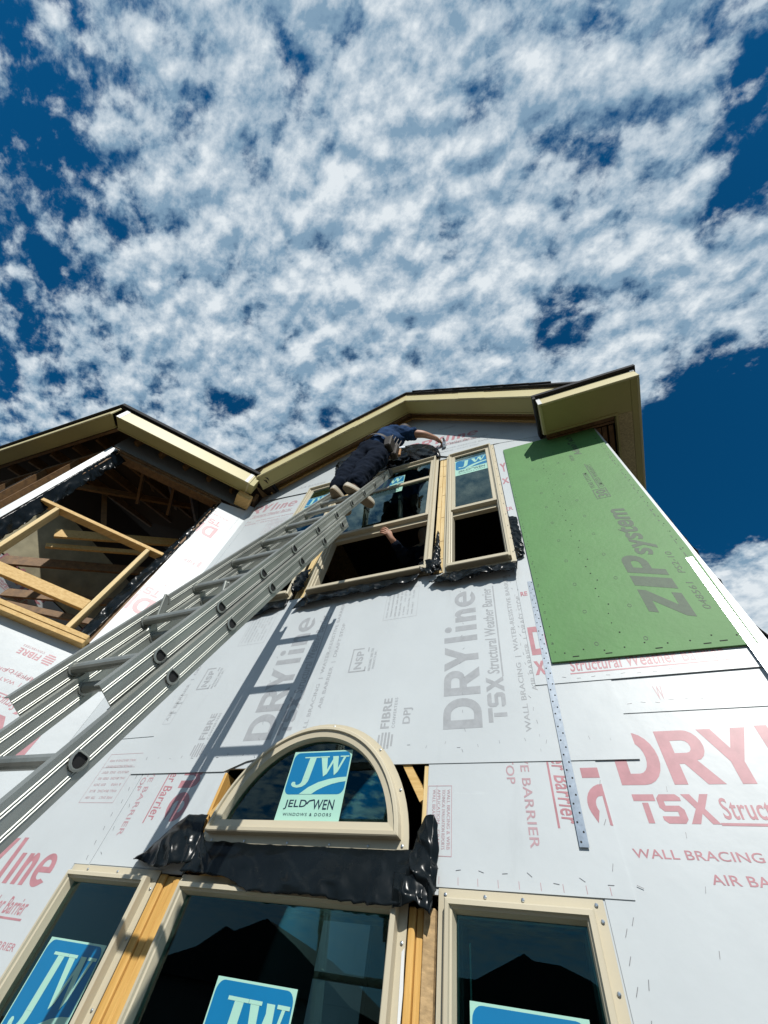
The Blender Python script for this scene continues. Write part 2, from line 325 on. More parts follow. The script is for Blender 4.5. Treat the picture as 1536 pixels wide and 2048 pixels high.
def put_text(mb, F, s, a, b, length, height, ang=0.0, h=0.0006, bold=0.0, shear=0.0, spacing=1.04, clip=None):
    """text box with its lower left corner at (a, b), turned by ang degrees; clip = [(a, b, na, nb)] keeps the side the normal points to"""
    v, f = text2d(s, bold, shear, spacing); ca, sa = math.cos(R(ang)), math.sin(R(ang))
    pts = [(a + (x*length)*ca - (y*height)*sa, b + (x*length)*sa + (y*height)*ca) for x, y in v]
    if clip:
        bm = bmesh.new(); vs = [bm.verts.new((x, y, 0)) for x, y in pts]
        for q in f:
            try: bm.faces.new([vs[i] for i in q])
            except ValueError: pass
        for (ka, kb, na, nb) in clip:
            bmesh.ops.bisect_plane(bm, geom=bm.verts[:] + bm.edges[:] + bm.faces[:], plane_co=(ka, kb, 0), plane_no=(-na, -nb, 0), clear_outer=True)
        bm.verts.index_update()
        pts = [(w.co.x, w.co.y) for w in bm.verts]; f = [tuple(w.index for w in q.verts) for q in bm.faces]; bm.free()
    mb.add([F(x, y, h) for x, y in pts], f)
def rect2(mb, F, a0, a1, b0, b1, h): mb.add([F(a0, b0, h), F(a1, b0, h), F(a1, b1, h), F(a0, b1, h)], [(0, 1, 2, 3)])
def outline(mb, F, a0, a1, b0, b1, w, h):
    rect2(mb, F, a0, a1, b0, b0 + w, h); rect2(mb, F, a0, a1, b1 - w, b1, h); rect2(mb, F, a0, a0 + w, b0 + w, b1 - w, h); rect2(mb, F, a1 - w, a1, b0 + w, b1 - w, h)
def rot_rect(mb, F, a, b, ang, x0, x1, y0, y1, h, clip=None):
    ca, sa = math.cos(R(ang)), math.sin(R(ang))
    pl = [(a + x*ca - y*sa, b + x*sa + y*ca) for x, y in ((x0, y0), (x1, y0), (x1, y1), (x0, y1))]
    for ka, kb, na, nb in (clip or ()):
        o = []
        for i in range(len(pl)):
            p, q = pl[i], pl[(i + 1) % len(pl)]; dp = (p[0]-ka)*na + (p[1]-kb)*nb; dq = (q[0]-ka)*na + (q[1]-kb)*nb
            if dp >= 0: o.append(p)
            if dp * dq < 0: t = dp/(dp - dq); o.append((p[0] + (q[0]-p[0])*t, p[1] + (q[1]-p[1])*t))
        pl = o
        if len(pl) < 3: return
    mb.add([F(x, y, h) for x, y in pl], [tuple(range(len(pl)))])
def arc(cx, cy, rx_, ry_, a0, a1, n): return [(cx + rx_*math.cos(R(a0 + (a1-a0)*i/n)), cy + ry_*math.sin(R(a0 + (a1-a0)*i/n))) for i in range(n + 1)]
def patch(F, top, bot, nu, nv, amp, h0=0.0, bulge=0.0, seed=0.0, freq=9.0, thick=0.002):
    """crumpled membrane between two polylines of (a, b, h)"""
    def at(pl, t):
        x = t * (len(pl) - 1); i = min(int(x), len(pl) - 2); k = x - i
        return tuple(pl[i][j]*(1-k) + pl[i+1][j]*k for j in range(3))
    mb = MB(); vs = []
    for j in range(nv + 1):
        for i in range(nu + 1):
            t = i / nu; s = j / nv; A = at(top, t); B = at(bot, t)
            a, b, h = (A[k]*(1-s) + B[k]*s for k in range(3))
            q = Vector((a*freq, b*freq, seed))
            n1 = noise.noise(q) + 0.5*noise.noise(q*2.3 + Vector((3, 1, seed))) + 0.3*abs(noise.noise(Vector((a*freq*4 + b*14, seed, 2))))
            n1 += 1.3*max(0, .30 - abs(noise.noise(Vector((a*freq*.9 + b*freq*.8, b*freq*.5 - a*3, seed + 5)))))*3 - .4
            ex = (0.005 + .006*s) * noise.noise(Vector((a*30, b*30, seed + 9)))
            vs.append((a + ex, b + ex, h + h0 + bulge*math.sin(math.pi*s)*math.sin(math.pi*min(1, t*1.0)) + amp*(n1 + 0.6)*min(1, 0.25 + s)))
    n = (nu + 1)
    fr = [F(*p) for p in vs]; bk = [F(p[0], p[1], p[2] - thick) for p in vs]; k = len(fr)
    fs = [(j*n+i, j*n+i+1, (j+1)*n+i+1, (j+1)*n+i) for j in range(nv) for i in range(nu)]
    fb = [tuple(x + k for x in reversed(f)) for f in fs]
    ed = [(i, i+1) for i in range(nu)] + [(nv*n + i + 1, nv*n + i) for i in range(nu)] + [((j+1)*n, j*n) for j in range(nv)] + [(j*n + nu, (j+1)*n + nu) for j in range(nv)]
    mb.add(fr + bk, fs + fb + [(b_, a_, a_ + k, b_ + k) for a_, b_ in ed]); return mb

# ------------------------------------------------------------------ ground
g = MB(); g.add([(-400, -400, 0), (400, -400, 0), (400, 400, 0), (-400, 400, 0)], [(0, 1, 2, 3)])
g.build('ground', m_ground, kind='structure')

# ------------------------------------------------------------------ the house
house = empty('house', (0, 0, 0), label='unfinished house wrapped in white printed sheathing boards with cream eaves and arched window', category='house')
# rake lines of the gable (x, z) on the front wall
PK = (-1.12, 7.25); EL = (-4.2, 5.22); ER = (0.93, 5.32)
def roofz(x): return PK[1] + (x - PK[0]) * 0.66 if x < PK[0] else PK[1] - (x - PK[0]) * 0.93

# openings
arch_r = 0.478; ACX, ACZ = -1.165, 2.095
hole_low = [(-2.37, 0.55), (-0.05, 0.55), (-0.05, 1.985), (-0.61, 1.985), (-0.61, 2.41)] + arc(ACX, ACZ, arch_r, arch_r, 41, 139, 14) + [(-1.705, 2.41), (-1.705, 1.985), (-2.37, 1.985)]
hole_up = [(-2.34, 3.66), (-0.095, 3.63), (-0.095, 5.465), (-0.66, 5.49)] + arc(-1.17, 5.5, 0.50, 0.60, 5, 175, 14) + [(-1.70, 5.55), (-1.82, 5.62), (-2.34, 5.67)]
gable = [(-3.19, 0), (0.822, 0), (0.822, 5.40), (PK[0], 7.235), (-3.19, roofz(-3.19) - 0.015)]
MB().slab(FA, [gable, hole_low[::-1], hole_up[::-1]], -0.012, 0.0).build('wall', m_sheet, house)
# wall studs and plates behind the skin (short pieces seen in the gaps)
sd = MB()
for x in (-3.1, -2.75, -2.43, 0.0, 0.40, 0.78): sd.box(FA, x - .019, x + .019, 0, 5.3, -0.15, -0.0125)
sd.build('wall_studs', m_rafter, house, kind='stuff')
# room shells
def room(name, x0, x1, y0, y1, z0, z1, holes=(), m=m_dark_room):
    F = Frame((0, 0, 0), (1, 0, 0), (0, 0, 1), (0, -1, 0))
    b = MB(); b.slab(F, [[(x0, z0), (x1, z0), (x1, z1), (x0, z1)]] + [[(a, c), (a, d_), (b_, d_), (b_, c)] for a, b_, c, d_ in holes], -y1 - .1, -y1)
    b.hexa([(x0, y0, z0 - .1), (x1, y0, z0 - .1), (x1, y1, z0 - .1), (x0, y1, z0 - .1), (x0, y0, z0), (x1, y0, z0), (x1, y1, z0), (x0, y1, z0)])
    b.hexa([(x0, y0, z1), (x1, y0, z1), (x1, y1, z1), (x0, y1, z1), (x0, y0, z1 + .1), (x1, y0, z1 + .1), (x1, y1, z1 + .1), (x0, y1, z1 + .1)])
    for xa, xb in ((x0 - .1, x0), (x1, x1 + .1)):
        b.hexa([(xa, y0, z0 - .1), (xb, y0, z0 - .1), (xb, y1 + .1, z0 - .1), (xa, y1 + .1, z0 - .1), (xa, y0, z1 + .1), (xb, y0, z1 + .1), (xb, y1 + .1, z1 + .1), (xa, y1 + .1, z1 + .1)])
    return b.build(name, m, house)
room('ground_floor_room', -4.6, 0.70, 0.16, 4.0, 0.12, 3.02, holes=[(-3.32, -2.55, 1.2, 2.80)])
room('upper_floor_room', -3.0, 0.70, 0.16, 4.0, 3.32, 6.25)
bw = MB()
bw.box(Frame((0, 4.03, 0), (1, 0, 0), (0, 0, 1), (0, -1, 0)), -3.32, -2.55, 2.24, 2.29, -.03, .03)
for x in (-3.32, -2.59): bw.box(Frame((0, 4.03, 0), (1, 0, 0), (0, 0, 1), (0, -1, 0)), x, x + .04, 1.2, 2.80, -.03, .035)
bw.build('rear_window_frame', m_vinyl_d, house)
# right side wall, back wall
b = MB(); b.hexa([(0.81, 0.013, 0), (0.822, 0.013, 0), (0.822, 6, 0), (0.81, 6, 0), (0.81, 0.013, 5.3), (0.822, 0.013, 5.3), (0.822, 6, 5.3), (0.81, 6, 5.3)])
b.build('side_wall', m_sheet, house)
b = MB(); b.slab(Frame((0, 6.0, 0), (1, 0, 0), (0, 0, 1), (0, -1, 0)), [[(-9, 0), (0.8, 0), (0.8, 5.35), (PK[0], 7.2), (-9, 3.0)]], -0.1, 0).build('back_wall', m_sheet, house)

# ---- sheathing sheets lapped over one another
sheets = {}
def sheet(key, pts, h0, h1, holes=(), **kw):
    o = MB().slab(FA, [pts] + list(holes), h0, h1).build('sheathing_sheet', [m_sheet], house, **kw)
    sheets[key] = (o, h1); return o
sheet('lowleft', [(-3.185, 0.02), (-2.405, 0.02), (-2.405, 1.995), (-2.302, 1.995), (-2.302, 2.600), (-3.185, 2.600)], 0.0006, 0.003)
sheet('lowleft2', [(-2.298, 1.997), (-1.712, 1.997), (-1.712, 2.45), (-2.298, 2.45)], 0.0006, 0.003)
sheet('lowright2', [(-0.606, 2.004), (0.056, 2.006), (0.051, 2.45), (-0.606, 2.45)], 0.0031, 0.0061)
sheet('lowright', [(-0.028, 0.02), (0.821, 0.02), (0.821, 2.60), (-0.028, 2.60)], 0.0006, 0.0030)
sheet('strip', [(0.150, 2.5716), (0.821, 2.565), (0.821, 2.78), (0.150, 2.78)], 0.0031, 0.0060)
archcut = [(-0.800, 2.395)] + arc(ACX, ACZ, 0.487, 0.487, 40, 140, 22)[1:-1] + [(-1.56, 2.395), (-1.72, 2.393)]
sheet('middle', [(-2.394, 2.394), (-1.72, 2.393), (-1.60, 2.44)] + arc(ACX, ACZ, 0.50, 0.50, 134, 38, 22) + [(0.204, 2.396), (0.204, 2.80), (-0.09, 2.80), (-0.09, 3.615), (-2.30, 3.645), (-2.394, 3.645)], 0.0065, 0.0095)
sheet('right', [(-0.110, 2.724), (0.735, 2.720), (0.821, 2.718), (0.821, 5.40), (-0.075, 5.47), (-0.072, 3.605), (-0.107, 3.605)], 0.0100, 0.0130)
sheet('upleft', [(-3.185, 2.603), (-2.402, 2.612), (-2.402, 3.65), (-2.352, 3.65), (-2.352, 5.66), (-3.185, 5.66)], 0.0006, 0.0036)
sheet('top', [(-3.06, 5.712), (-2.345, 5.607), (-2.345, 5.69), (-1.80, 5.63), (-1.665, 5.60)] + arc(-1.17, 5.5, 0.505, 0.605, 172, 8, 16) + [(-0.56, 5.50), (-0.08, 5.487), (0.389, 5.371), (0.40, 5.78), (PK[0], 7.20), (-3.0, roofz(-3.0) - .03)], 0.0135, 0.0165)

def ink(key, F=FA, m=None, name='printed_lettering'):
    o, h = sheets[key]; mb = MB(); mb.h = h + 0.0006; mb.par = o; mb.mm = m; mb.nm = name; return mb
def flush(mb): 
    if mb.f: mb.build(mb.nm, mb.mm, mb.par, kind='stuff')
def brand_block(mb, F, a, b, ang, h, clip=None, lines=4, big=True, m2=None):
    """DRYline / TSX Structural Weather Barrier / two caps lines; (a, b) = baseline start of the big word"""
    ca, sa = math.cos(R(ang)), math.sin(R(ang))
    def at(x, y): return a + x*ca - y*sa, b + x*sa + y*ca
    if big: 
        for ch, x0, wd, ht in (('D', 0, .147, .182), ('R', .163, .150, .182), ('Y', .302, .150, .182), ('l', .482, .036, .186), ('n', .622, .096, .126), ('e', .738, .128, .130)):
            put_glyph(mb, F, ch, *at(x0, 0), wd, ht, ang, h, clip=clip)
        rot_rect(mb, F, *at(0, 0), ang, .556, .592, 0, .122, h, clip)
        v0 = [(.556 + .018 + .021*math.cos(k*.7), .164 + .022*math.sin(k*.7)) for k in range(9)]
        if not clip: mb.add([F(*at(*q), h) for q in v0], [tuple(range(9))])
    t2 = m2 or mb
    for ch, x0, wd in (('T', .02, .066), ('S', .091, .070), ('X', .165, .080)): put_glyph(t2, F, ch, *at(x0, -0.113), wd, 0.084, ang, h, clip=clip)
    put_text(t2, F, 'Structural Weather Barrier', *at(0.262, -0.100), 0.60, 0.060, ang, h, bold=0.012, clip=clip, shear=0.12)
    rot_rect(t2, F, *at(0, 0), ang, 0.245, 0.875, -0.1165, -0.109, h, clip)
    if lines > 2:
        put_text(t2, F, 'WALL BRACING  |  WATER-RESISTIVE BARRIER', *at(-0.03, -0.213), 0.98, 0.031, ang, h, bold=0.008, clip=clip)
    if lines > 3:
        put_text(t2, F, 'AIR BARRIER  |  DRAFT STOP', *at(0.155, -0.268), 0.60, 0.031, ang, h, bold=0.008, clip=clip)
def nsp(mb, F, a, b, ang, h):
    ca, sa = math.cos(R(ang)), math.sin(R(ang))
    def at(x, y): return a + x*ca - y*sa, b + x*sa + y*ca
    put_text(mb, F, 'NSP', *at(0.018, 0.025), 0.125, 0.050, ang, h, bold=0.03, spacing=1.1)
    for r in ((0, 0.165, 0.098, 0.106), (0, 0.008, 0.0, 0.098), (0.157, 0.165, 0.03, 0.098), (0.0, 0.03, -0.004, 0.004), (0.135, 0.165, -0.004, 0.004)):
        rot_rect(mb, F, a, b, ang, *r, h)
    put_text(mb, F, 'NATIONAL SHELTER', *at(0.0, -0.035), 0.155, 0.016, ang, h)
    put_text(mb, F, 'PRODUCTS, INC.', *at(0.01, -0.060), 0.125, 0.016, ang, h)
def fibre(mb, F, a, b, ang, h):
    ca, sa = math.cos(R(ang)), math.sin(R(ang))
    def at(x, y): return a + x*ca - y*sa, b + x*sa + y*ca
    put_text(mb, F, 'FIBRE', *at(0, 0), 0.157, 0.046, ang, h, bold=0.028, spacing=1.1)
    put_text(mb, F, 'CONVERTERS', *at(0.0, -0.030), 0.157, 0.016, ang, h, bold=0.01, spacing=1.25)
    for k in range(5): rot_rect(mb, F, *at(-0.095, -0.028), ang, 0.0 + (0.01 if k in (0, 4) else 0), 0.075 - (0.01 if k in (0, 4) else 0), k*0.017, k*0.017 + 0.010, h)
def report_box(mb, F, a0, a1, b0, b1, h, rows, ang=0):
    outline(mb, F, a0, a1, b0, b1, 0.0022, h)
    w, ht = a1 - a0, b1 - b0
    if ang in (0, 180):
        for i, t in enumerate(rows):
            z = b1 - ht * (i + 1) / (len(rows) + 1)
            if ang == 0: put_text(mb, F, t, a0 + w*0.1, z, w*0.8, 0.013, 0, h)
            else: put_text(mb, F, t, a1 - w*0.1, z, w*0.8, 0.013, 180, h)
        rect2(mb, F, a0, a1, b0 + ht*0.70, b0 + ht*0.70 + .0018, h)
    else:
        for i, t in enumerate(rows):
            k = (i + 1) / (len(rows) + 1)
            if ang == 90: put_text(mb, F, t, a0 + w*k, b0 + ht*0.08, ht*0.8, 0.012, 90, h)
            else: put_text(mb, F, t, a1 - w*k, b1 - ht*0.06, ht*0.85, 0.013, -90, h)
        rect2(mb, F, a0 + w*0.36, a0 + w*0.36 + .0018, b0, b1, h)
ROWS = ['WALL BRACING & WRB', 'TECHNICAL EVALUATION REPORTS', 'APPLICATION   GRADE   REPORT', 'WALL BRACING   GREEN  RED', '& WRB      ESR 2439', 'WALL BRACING   BLUE', 'WRB ONLY     TER 1004']
# middle sheet, reading upwards
mb = ink('middle', m=m_grey_ink)
for x in (-0.364, -1.498, -2.632):
    cl = [(-2.39, 0, 1, 0)] if x < -2.5 else None
    if x > -2: brand_block(mb, FA, x, 2.545, 90, mb.h)
    else: put_text(mb, FA, 'AIR BARRIER  |  DRAFT STOP', x + .285, 2.70, 0.60, 0.031, 90, mb.h, bold=.008)
for x in (-1.02, -2.165): nsp(mb, FA, x, 2.907, 90, mb.h)
for x in (-0.818, -1.965): fibre(mb, FA, x, 2.567, 90, mb.h)
put_text(mb, FA, 'DPJ', -0.70, 2.585, 0.08, 0.05, 90, mb.h, bold=.02); 
flush(mb)
mb = ink('middle', m=m_faint_ink)
report_box(mb, FA, -0.965, -0.735, 3.27, 3.54, mb.h, ROWS, 90); report_box(mb, FA, -2.11, -1.88, 3.24, 3.52, mb.h, ROWS, 90)
report_box(mb, FA, -2.385, -2.32, 2.68, 2.88, mb.h, ROWS[:2], 0)
flush(mb)
# low right: big red
mb = ink('lowright', m=m_red_ink); brand_block(mb, FA, 0.118, 2.313, 0, mb.h, clip=[(0.819, 0, -1, 0)], m2=None)
brand_block(mb, FA, 0.118, 1.10, 0, mb.h, clip=[(0.819, 0, -1, 0)]); flush(mb)
mb = ink('lowleft', m=m_red_ink); cl = [(-3.18, 0, 1, 0), (-2.41, 0, -1, 0)]
brand_block(mb, FA, -3.395, 1.900, 0, mb.h, clip=cl); brand_block(mb, FA, -3.395, 0.70, 0, mb.h, clip=cl); flush(mb)
mb = ink('lowleft', m=m_red2_ink); report_box(mb, FA, -2.675, -2.40, 2.252, 2.513, mb.h, ROWS, 180); flush(mb)
# boards turned the other way, reading downwards
mb = ink('lowright2', m=m_red_ink); brand_block(mb, FA, -0.008, 3.055, -90, mb.h, clip=[(0.0525, 0, -1, 0), (0, 2.44, 0, -1)], lines=2); flush(mb)
mb = ink('lowright2', m=m_red2_ink)
put_text(mb, FA, 'WATER-RESISTIVE BARRIER', -0.226, 2.83, 0.71, 0.033, -90, mb.h, bold=.01, clip=[(0, 2.44, 0, -1)])
put_text(mb, FA, 'DRAFT STOP', -0.283, 2.62, 0.30, 0.033, -90, mb.h, bold=.01, clip=[(0, 2.44, 0, -1)])
report_box(mb, FA, -0.604, -0.504, 2.087, 2.317, mb.h, [ROWS[0], ROWS[1], 'APPLICATION   GRADE', 'WALL BRACING   GREEN'], -90)
for i in range(9): rect2(mb, FA, -0.55 + i*.068, -0.548 + i*.068, 2.012, 2.032, mb.h)
flush(mb)
mb = ink('lowleft2', m=m_red_ink); brand_block(mb, FA, -1.985, 3.040, -90, mb.h, clip=[(-1.714, 0, -1, 0), (0, 2.44, 0, -1)], lines=2); flush(mb)
mb = ink('lowleft2', m=m_red2_ink)
put_text(mb, FA, 'WATER-RESISTIVE BARRIER', -2.232, 2.82, 0.71, 0.033, -90, mb.h, bold=.01, clip=[(0, 2.44, 0, -1)])
put_text(mb, FA, 'DRAFT STOP', -2.285, 2.61, 0.30, 0.033, -90, mb.h, bold=.01, clip=[(0, 2.44, 0, -1)])
flush(mb)
mb = ink('right', m=m_red_ink)
put_glyph(mb, FA, 'X', -0.10, 2.775, 0.05, 0.075, 0, mb.h); put_text(mb, FA, 'Structural Weather Barrier', 0.055, 2.775, 0.60, 0.062, 0, mb.h, bold=.012, shear=.12)
rect2(mb, FA, 0.05, 0.66, 2.762, 2.768, mb.h); put_glyph(mb, FA, 'D', -0.098, 2.885, 0.08, 0.175, 0, mb.h)
put_text(mb, FA, 'RE', -0.098, 3.29, 0.038, 0.035, 0, mb.h, bold=.04); put_text(mb, FA, 'IER', -0.100, 4.2, 0.07, 0.05, 0, mb.h, bold=.02)
put_text(mb, FA, 'X', -0.070, 4.62, 0.06, 0.10, 0, mb.h, bold=.04); put_text(mb, FA, 'Y', -0.06, 4.84, 0.055, 0.17, 0, mb.h, bold=.04)
flush(mb)
mb = ink('strip', m=m_red2_ink); put_text(mb, FA, 'W', 0.345, 2.617, 0.03, 0.06, 0, mb.h); flush(mb)
mb = ink('top', m=m_red_ink)
brand_block(mb, FA, -1.08, 5.985, -7, mb.h, clip=[(0, 5.5, 0, 1)], lines=0, big=True); flush(mb)
mb = ink('top', m=m_grey_ink)
put_text(mb, FA, 'Structural Weather Barrier', -0.83, 5.835, 0.72, 0.062, -7, mb.h, bold=.01, shear=.12)
put_text(mb, FA, 'WATER-RESISTIVE BARRIER', -0.64, 5.70, 0.60, 0.034, -7, mb.h, bold=.008)
put_text(mb, FA, 'BARRIER | DRAFT STOP', -0.66, 5.63, 0.44, 0.034, -7, mb.h, bold=.008)
put_text(mb, FA, 'Fibre Converters', -0.70, 6.35, 0.22, 0.06, -7, mb.h, bold=.02)
put_text(mb, FA, 'AIR BARRIER', -2.55, 5.78, 0.40, 0.045, -6, mb.h)
for i in range(7): put_text(mb, FA, 'REPORT ESR 2439', 0.02, 5.95 - i*.045, 0.22, 0.016, -7, mb.h)
flush(mb)
mb = ink('upleft', m=m_red2_ink)
brand_block(mb, FA, -3.32, 5.45, -6, mb.h, clip=[(-3.18, 0, 1, 0), (-2.36, 0, -1, 0), (0, 5.65, 0, -1)])
brand_block(mb, FA, -3.32, 4.26, 0, mb.h, clip=[(-3.18, 0, 1, 0), (-2.36, 0, -1, 0)]); flush(mb)
mb = ink('upleft', m=m_red2_ink); report_box(mb, FA, -2.72, -2.45, 4.85, 5.12, mb.h, ROWS, 0); flush(mb)

# ---- green panel
o = MB().slab(FA, [[(-0.017, 2.826), (0.778, 2.815), (0.800, 3.46), (0.800, 4.79), (0.803, 5.26), (0.002, 5.262), (-0.006, 4.2)]], 0.0145, 0.0255).build('green_panel', m_green, house)
MB().slab(FA, [[(-0.0168, 2.8262), (0.7777, 2.8152), (0.7777, 2.8165), (-0.0168, 2.8275)]], 0.0135, 0.0250).build('panel_strand_edge', m_osb, house)
gi = MB(); hg = 0.0261
for ch, z0, wd in (('Z', 2.985, .150), ('I', 3.165, .075), ('P', 3.265, .150)): put_glyph(gi, FA, ch, 0.640, z0, wd, 0.170, 90, hg, shear=.38)
put_text(gi, FA, 'system', 0.672, 3.435, 0.49, 0.135, 90, hg, bold=.028, shear=.30, spacing=1.02)
put_text(gi, FA, 'AdvanTech', 0.60, 4.78, 0.38, 0.055, 90, hg, bold=.03)
put_text(gi, FA, 'FROM', 0.53, 4.70, 0.10, 0.03, 90, hg)
outline(gi, FA, 0.525, 0.612, 4.075, 4.20, 0.006, hg); put_text(gi, FA, '30', 0.602, 4.09, 0.095, 0.064, 90, hg, bold=.03)
put_text(gi, FA, 'LIMITED WARRANTY', 0.612, 4.22, 0.36, 0.030, 90, hg, bold=.01); put_text(gi, FA, 'YEAR SYSTEM', 0.555, 4.22, 0.24, 0.030, 90, hg, bold=.01)
rect2(gi, FA, 0.572, 0.578, 4.21, 4.60, hg)
put_text(gi, FA, '048561   PS2-10', 0.712, 3.02, 0.42, 0.028, 90, hg, shear=.2)
def ring_mark(mb, a, b, r, w, n, h, rot=0):
    vs = [FA(a + rr*math.cos(2*math.pi*k/n + rot), b + rr*1.25*math.sin(2*math.pi*k/n + rot), h) for rr in (r, r - w) for k in range(n)]
    mb.add(vs, [(k, (k+1) % n, n + (k+1) % n, n + k) for k in range(n)])
for i in range(12):
    z = 2.90 + i * 0.2027
    for x, ok in ((0.197, True), (0.403, True)):
        if i in (0,) : ring_mark(gi, x, z, .009, .0025, 12, hg)
        else: ring_mark(gi, x, z, .009 if i % 4 else .011, .0022, 4 if i % 4 == 0 else 12, hg, math.pi/4)
    ring_mark(gi, 0.006, z + .03, .007, .002, 4, hg, math.pi/4)
for i in range(40): rect2(gi, FA, 0.762 + random.uniform(-.003, .003), 0.766, 3.05 + i*.055, 3.05 + i*.055 + random.uniform(.01, .035), hg)
gi.build('printed_lettering', m_green_ink, o, kind='stuff')
nh = MB()
def disc(mb, F, a, b, r, h, n=7): mb.add([F(a + r*math.cos(2*math.pi*k/n), b + r*math.sin(2*math.pi*k/n), h) for k in range(n)], [tuple(range(n))])
for i in range(46): disc(nh, FA, 0.010 + random.uniform(-.002, .004), 2.88 + i*.052, .0026, .0264)
for i in range(38): disc(nh, FA, 0.29 + random.gauss(0, .008) + (i % 3 == 0)*.02, 2.95 + i*.060, random.choice((.003, .004)), .0264)
for i in range(9): disc(nh, FA, 0.05 + i*.085, 2.868 + .01*math.sin(i*2.), .0036, .0264)
for i in range(30): disc(nh, FA, 0.775, 2.9 + i*.078, .003, .0264)
for x, z in ((.08, 2.842), (.22, 2.841), (.42, 2.84), (.60, 2.838), (.66, 2.843)): nh.box(FA, x, x + .028, z, z + .004, .0258, .0268)
nh.build('nail_holes', m_hole, o, kind='stuff')

# ---- galvanised straps
def strap(pts, h0, h1, nholes):
    (ax, az, bx, bz) = pts; w = 0.030
    o = MB().slab(FA, [[(bx, bz), (bx + w, bz), (ax + w, az), (ax, az)]], h0, h1).build('metal_strap', m_steel, house)
    hb = MB()
    for i in range(nholes):
        t = (i + .5)/nholes; disc(hb, FA, ax + (bx-ax)*t + (.008 if i % 2 else .022), az + (bz-az)*t, .0034, h1 + .0006, 8)
    hb.build('strap_holes', m_hole, o, kind='stuff')
strap((-0.046, 3.40, -0.067, 2.126), 0.0135, 0.0150, 46)
strap((0.754, 3.365, 0.737, 2.64), 0.0262, 0.0277, 26)
# ---- staples driven into the sheets
stm = None
def staple(F, a, b, h, ang, ln=.017, par=house):
    global stm
    if stm is None:
        q = MB(); I = Frame((0, 0, 0), (1, 0, 0), (0, 0, 1), (0, -1, 0)); q.box(I, -.5, .5, -.04, .04, 0, .06); stm = q.mesh('staple', m_staple, Vector((0, 0, 0)))
    o = bpy.data.objects.new('staple', stm); C.objects.link(o); o.parent = par
    M = Matrix((F.u, -F.w, F.v)).transposed().to_4x4()
    o.matrix_local = Matrix.Translation(F(a, b, h) - worldloc(par)) @ M @ Matrix.Rotation(R(ang), 4, 'Y') @ Matrix.Scale(ln, 4)
rs = random.Random(3)
for i in range(30): staple(FA, -2.33 + i*.085 + rs.uniform(-.015, .015), 2.475 + rs.uniform(-.012, .012), .0096, rs.choice((0, 5, 80, 75, -70)), rs.uniform(.009, .019), sheets['middle'][0])
for i in range(20): staple(FA, -0.135 + rs.uniform(-.01, .012), 2.44 + i*.058, .0096, rs.uniform(50, 120), rs.uniform(.010, .018), sheets['middle'][0])
for i in range(13): staple(FA, -0.45 + rs.uniform(-.01, .01) , 2.45 + i*.088, .0096, rs.uniform(40, 140), .014, sheets['middle'][0])
for i in range(12): staple(FA, -1.56 - i*.02 + rs.uniform(-.01, .01), 2.46 + i*.09, .0096, rs.uniform(40, 80), .016, sheets['middle'][0])
for i in range(12): staple(FA, 0.24 + i*.05, 2.612 + rs.uniform(-.006, .006), .0061, rs.uniform(-12, 20), .017, sheets['strip'][0])
for i in range(13): staple(FA, 0.02 + i*.06, 2.745 + rs.uniform(-.006, .006), .0131, rs.uniform(-20, 20), .017, sheets['right'][0])
for i in range(7): staple(FA, 0.03 + rs.uniform(-.015, .02), 1.6 + i*.12, .0062 if 1.6 + i*.12 > 2.01 else .0031, rs.uniform(100, 125), .02, sheets['lowright2'][0])
for i in range(6): staple(FA, 0.235 + rs.uniform(-.02, .03), 1.65 + i*.13, .0031, rs.uniform(80, 115), .016, sheets['lowright'][0])
for i in range(8): staple(FA, 0.004 + rs.uniform(-.006, .01), 1.55 + i*.055, .0031, rs.uniform(105, 120), .02, sheets['lowright'][0])
for i in range(9): staple(FA, -0.56 + i*.08, 2.045 + rs.uniform(-.015, .012), .0062, rs.uniform(-10, 40), .018, sheets['lowright2'][0])
for i in range(9): staple(FA, -2.345 + rs.uniform(-.01, .01), 2.02 + i*.06, .0031, rs.uniform(60, 100), .018, sheets['lowleft'][0])
for i in range(4): staple(FA, -2.27 + rs.uniform(-.01, .01), 2.04 + i*.1, .0031, rs.uniform(20, 90), .018, sheets['lowleft2'][0])
for i in range(8): staple(FA, -0.10 + rs.uniform(-.01, .005), 3.35 + i*.25, .0131, rs.uniform(60, 120), .015, sheets['right'][0])
for i in range(9): staple(FW, -0.20 + rs.uniform(-.004, .004) + .10, 3.6 + i*.14, .0006, rs.uniform(80, 110), .018, house)

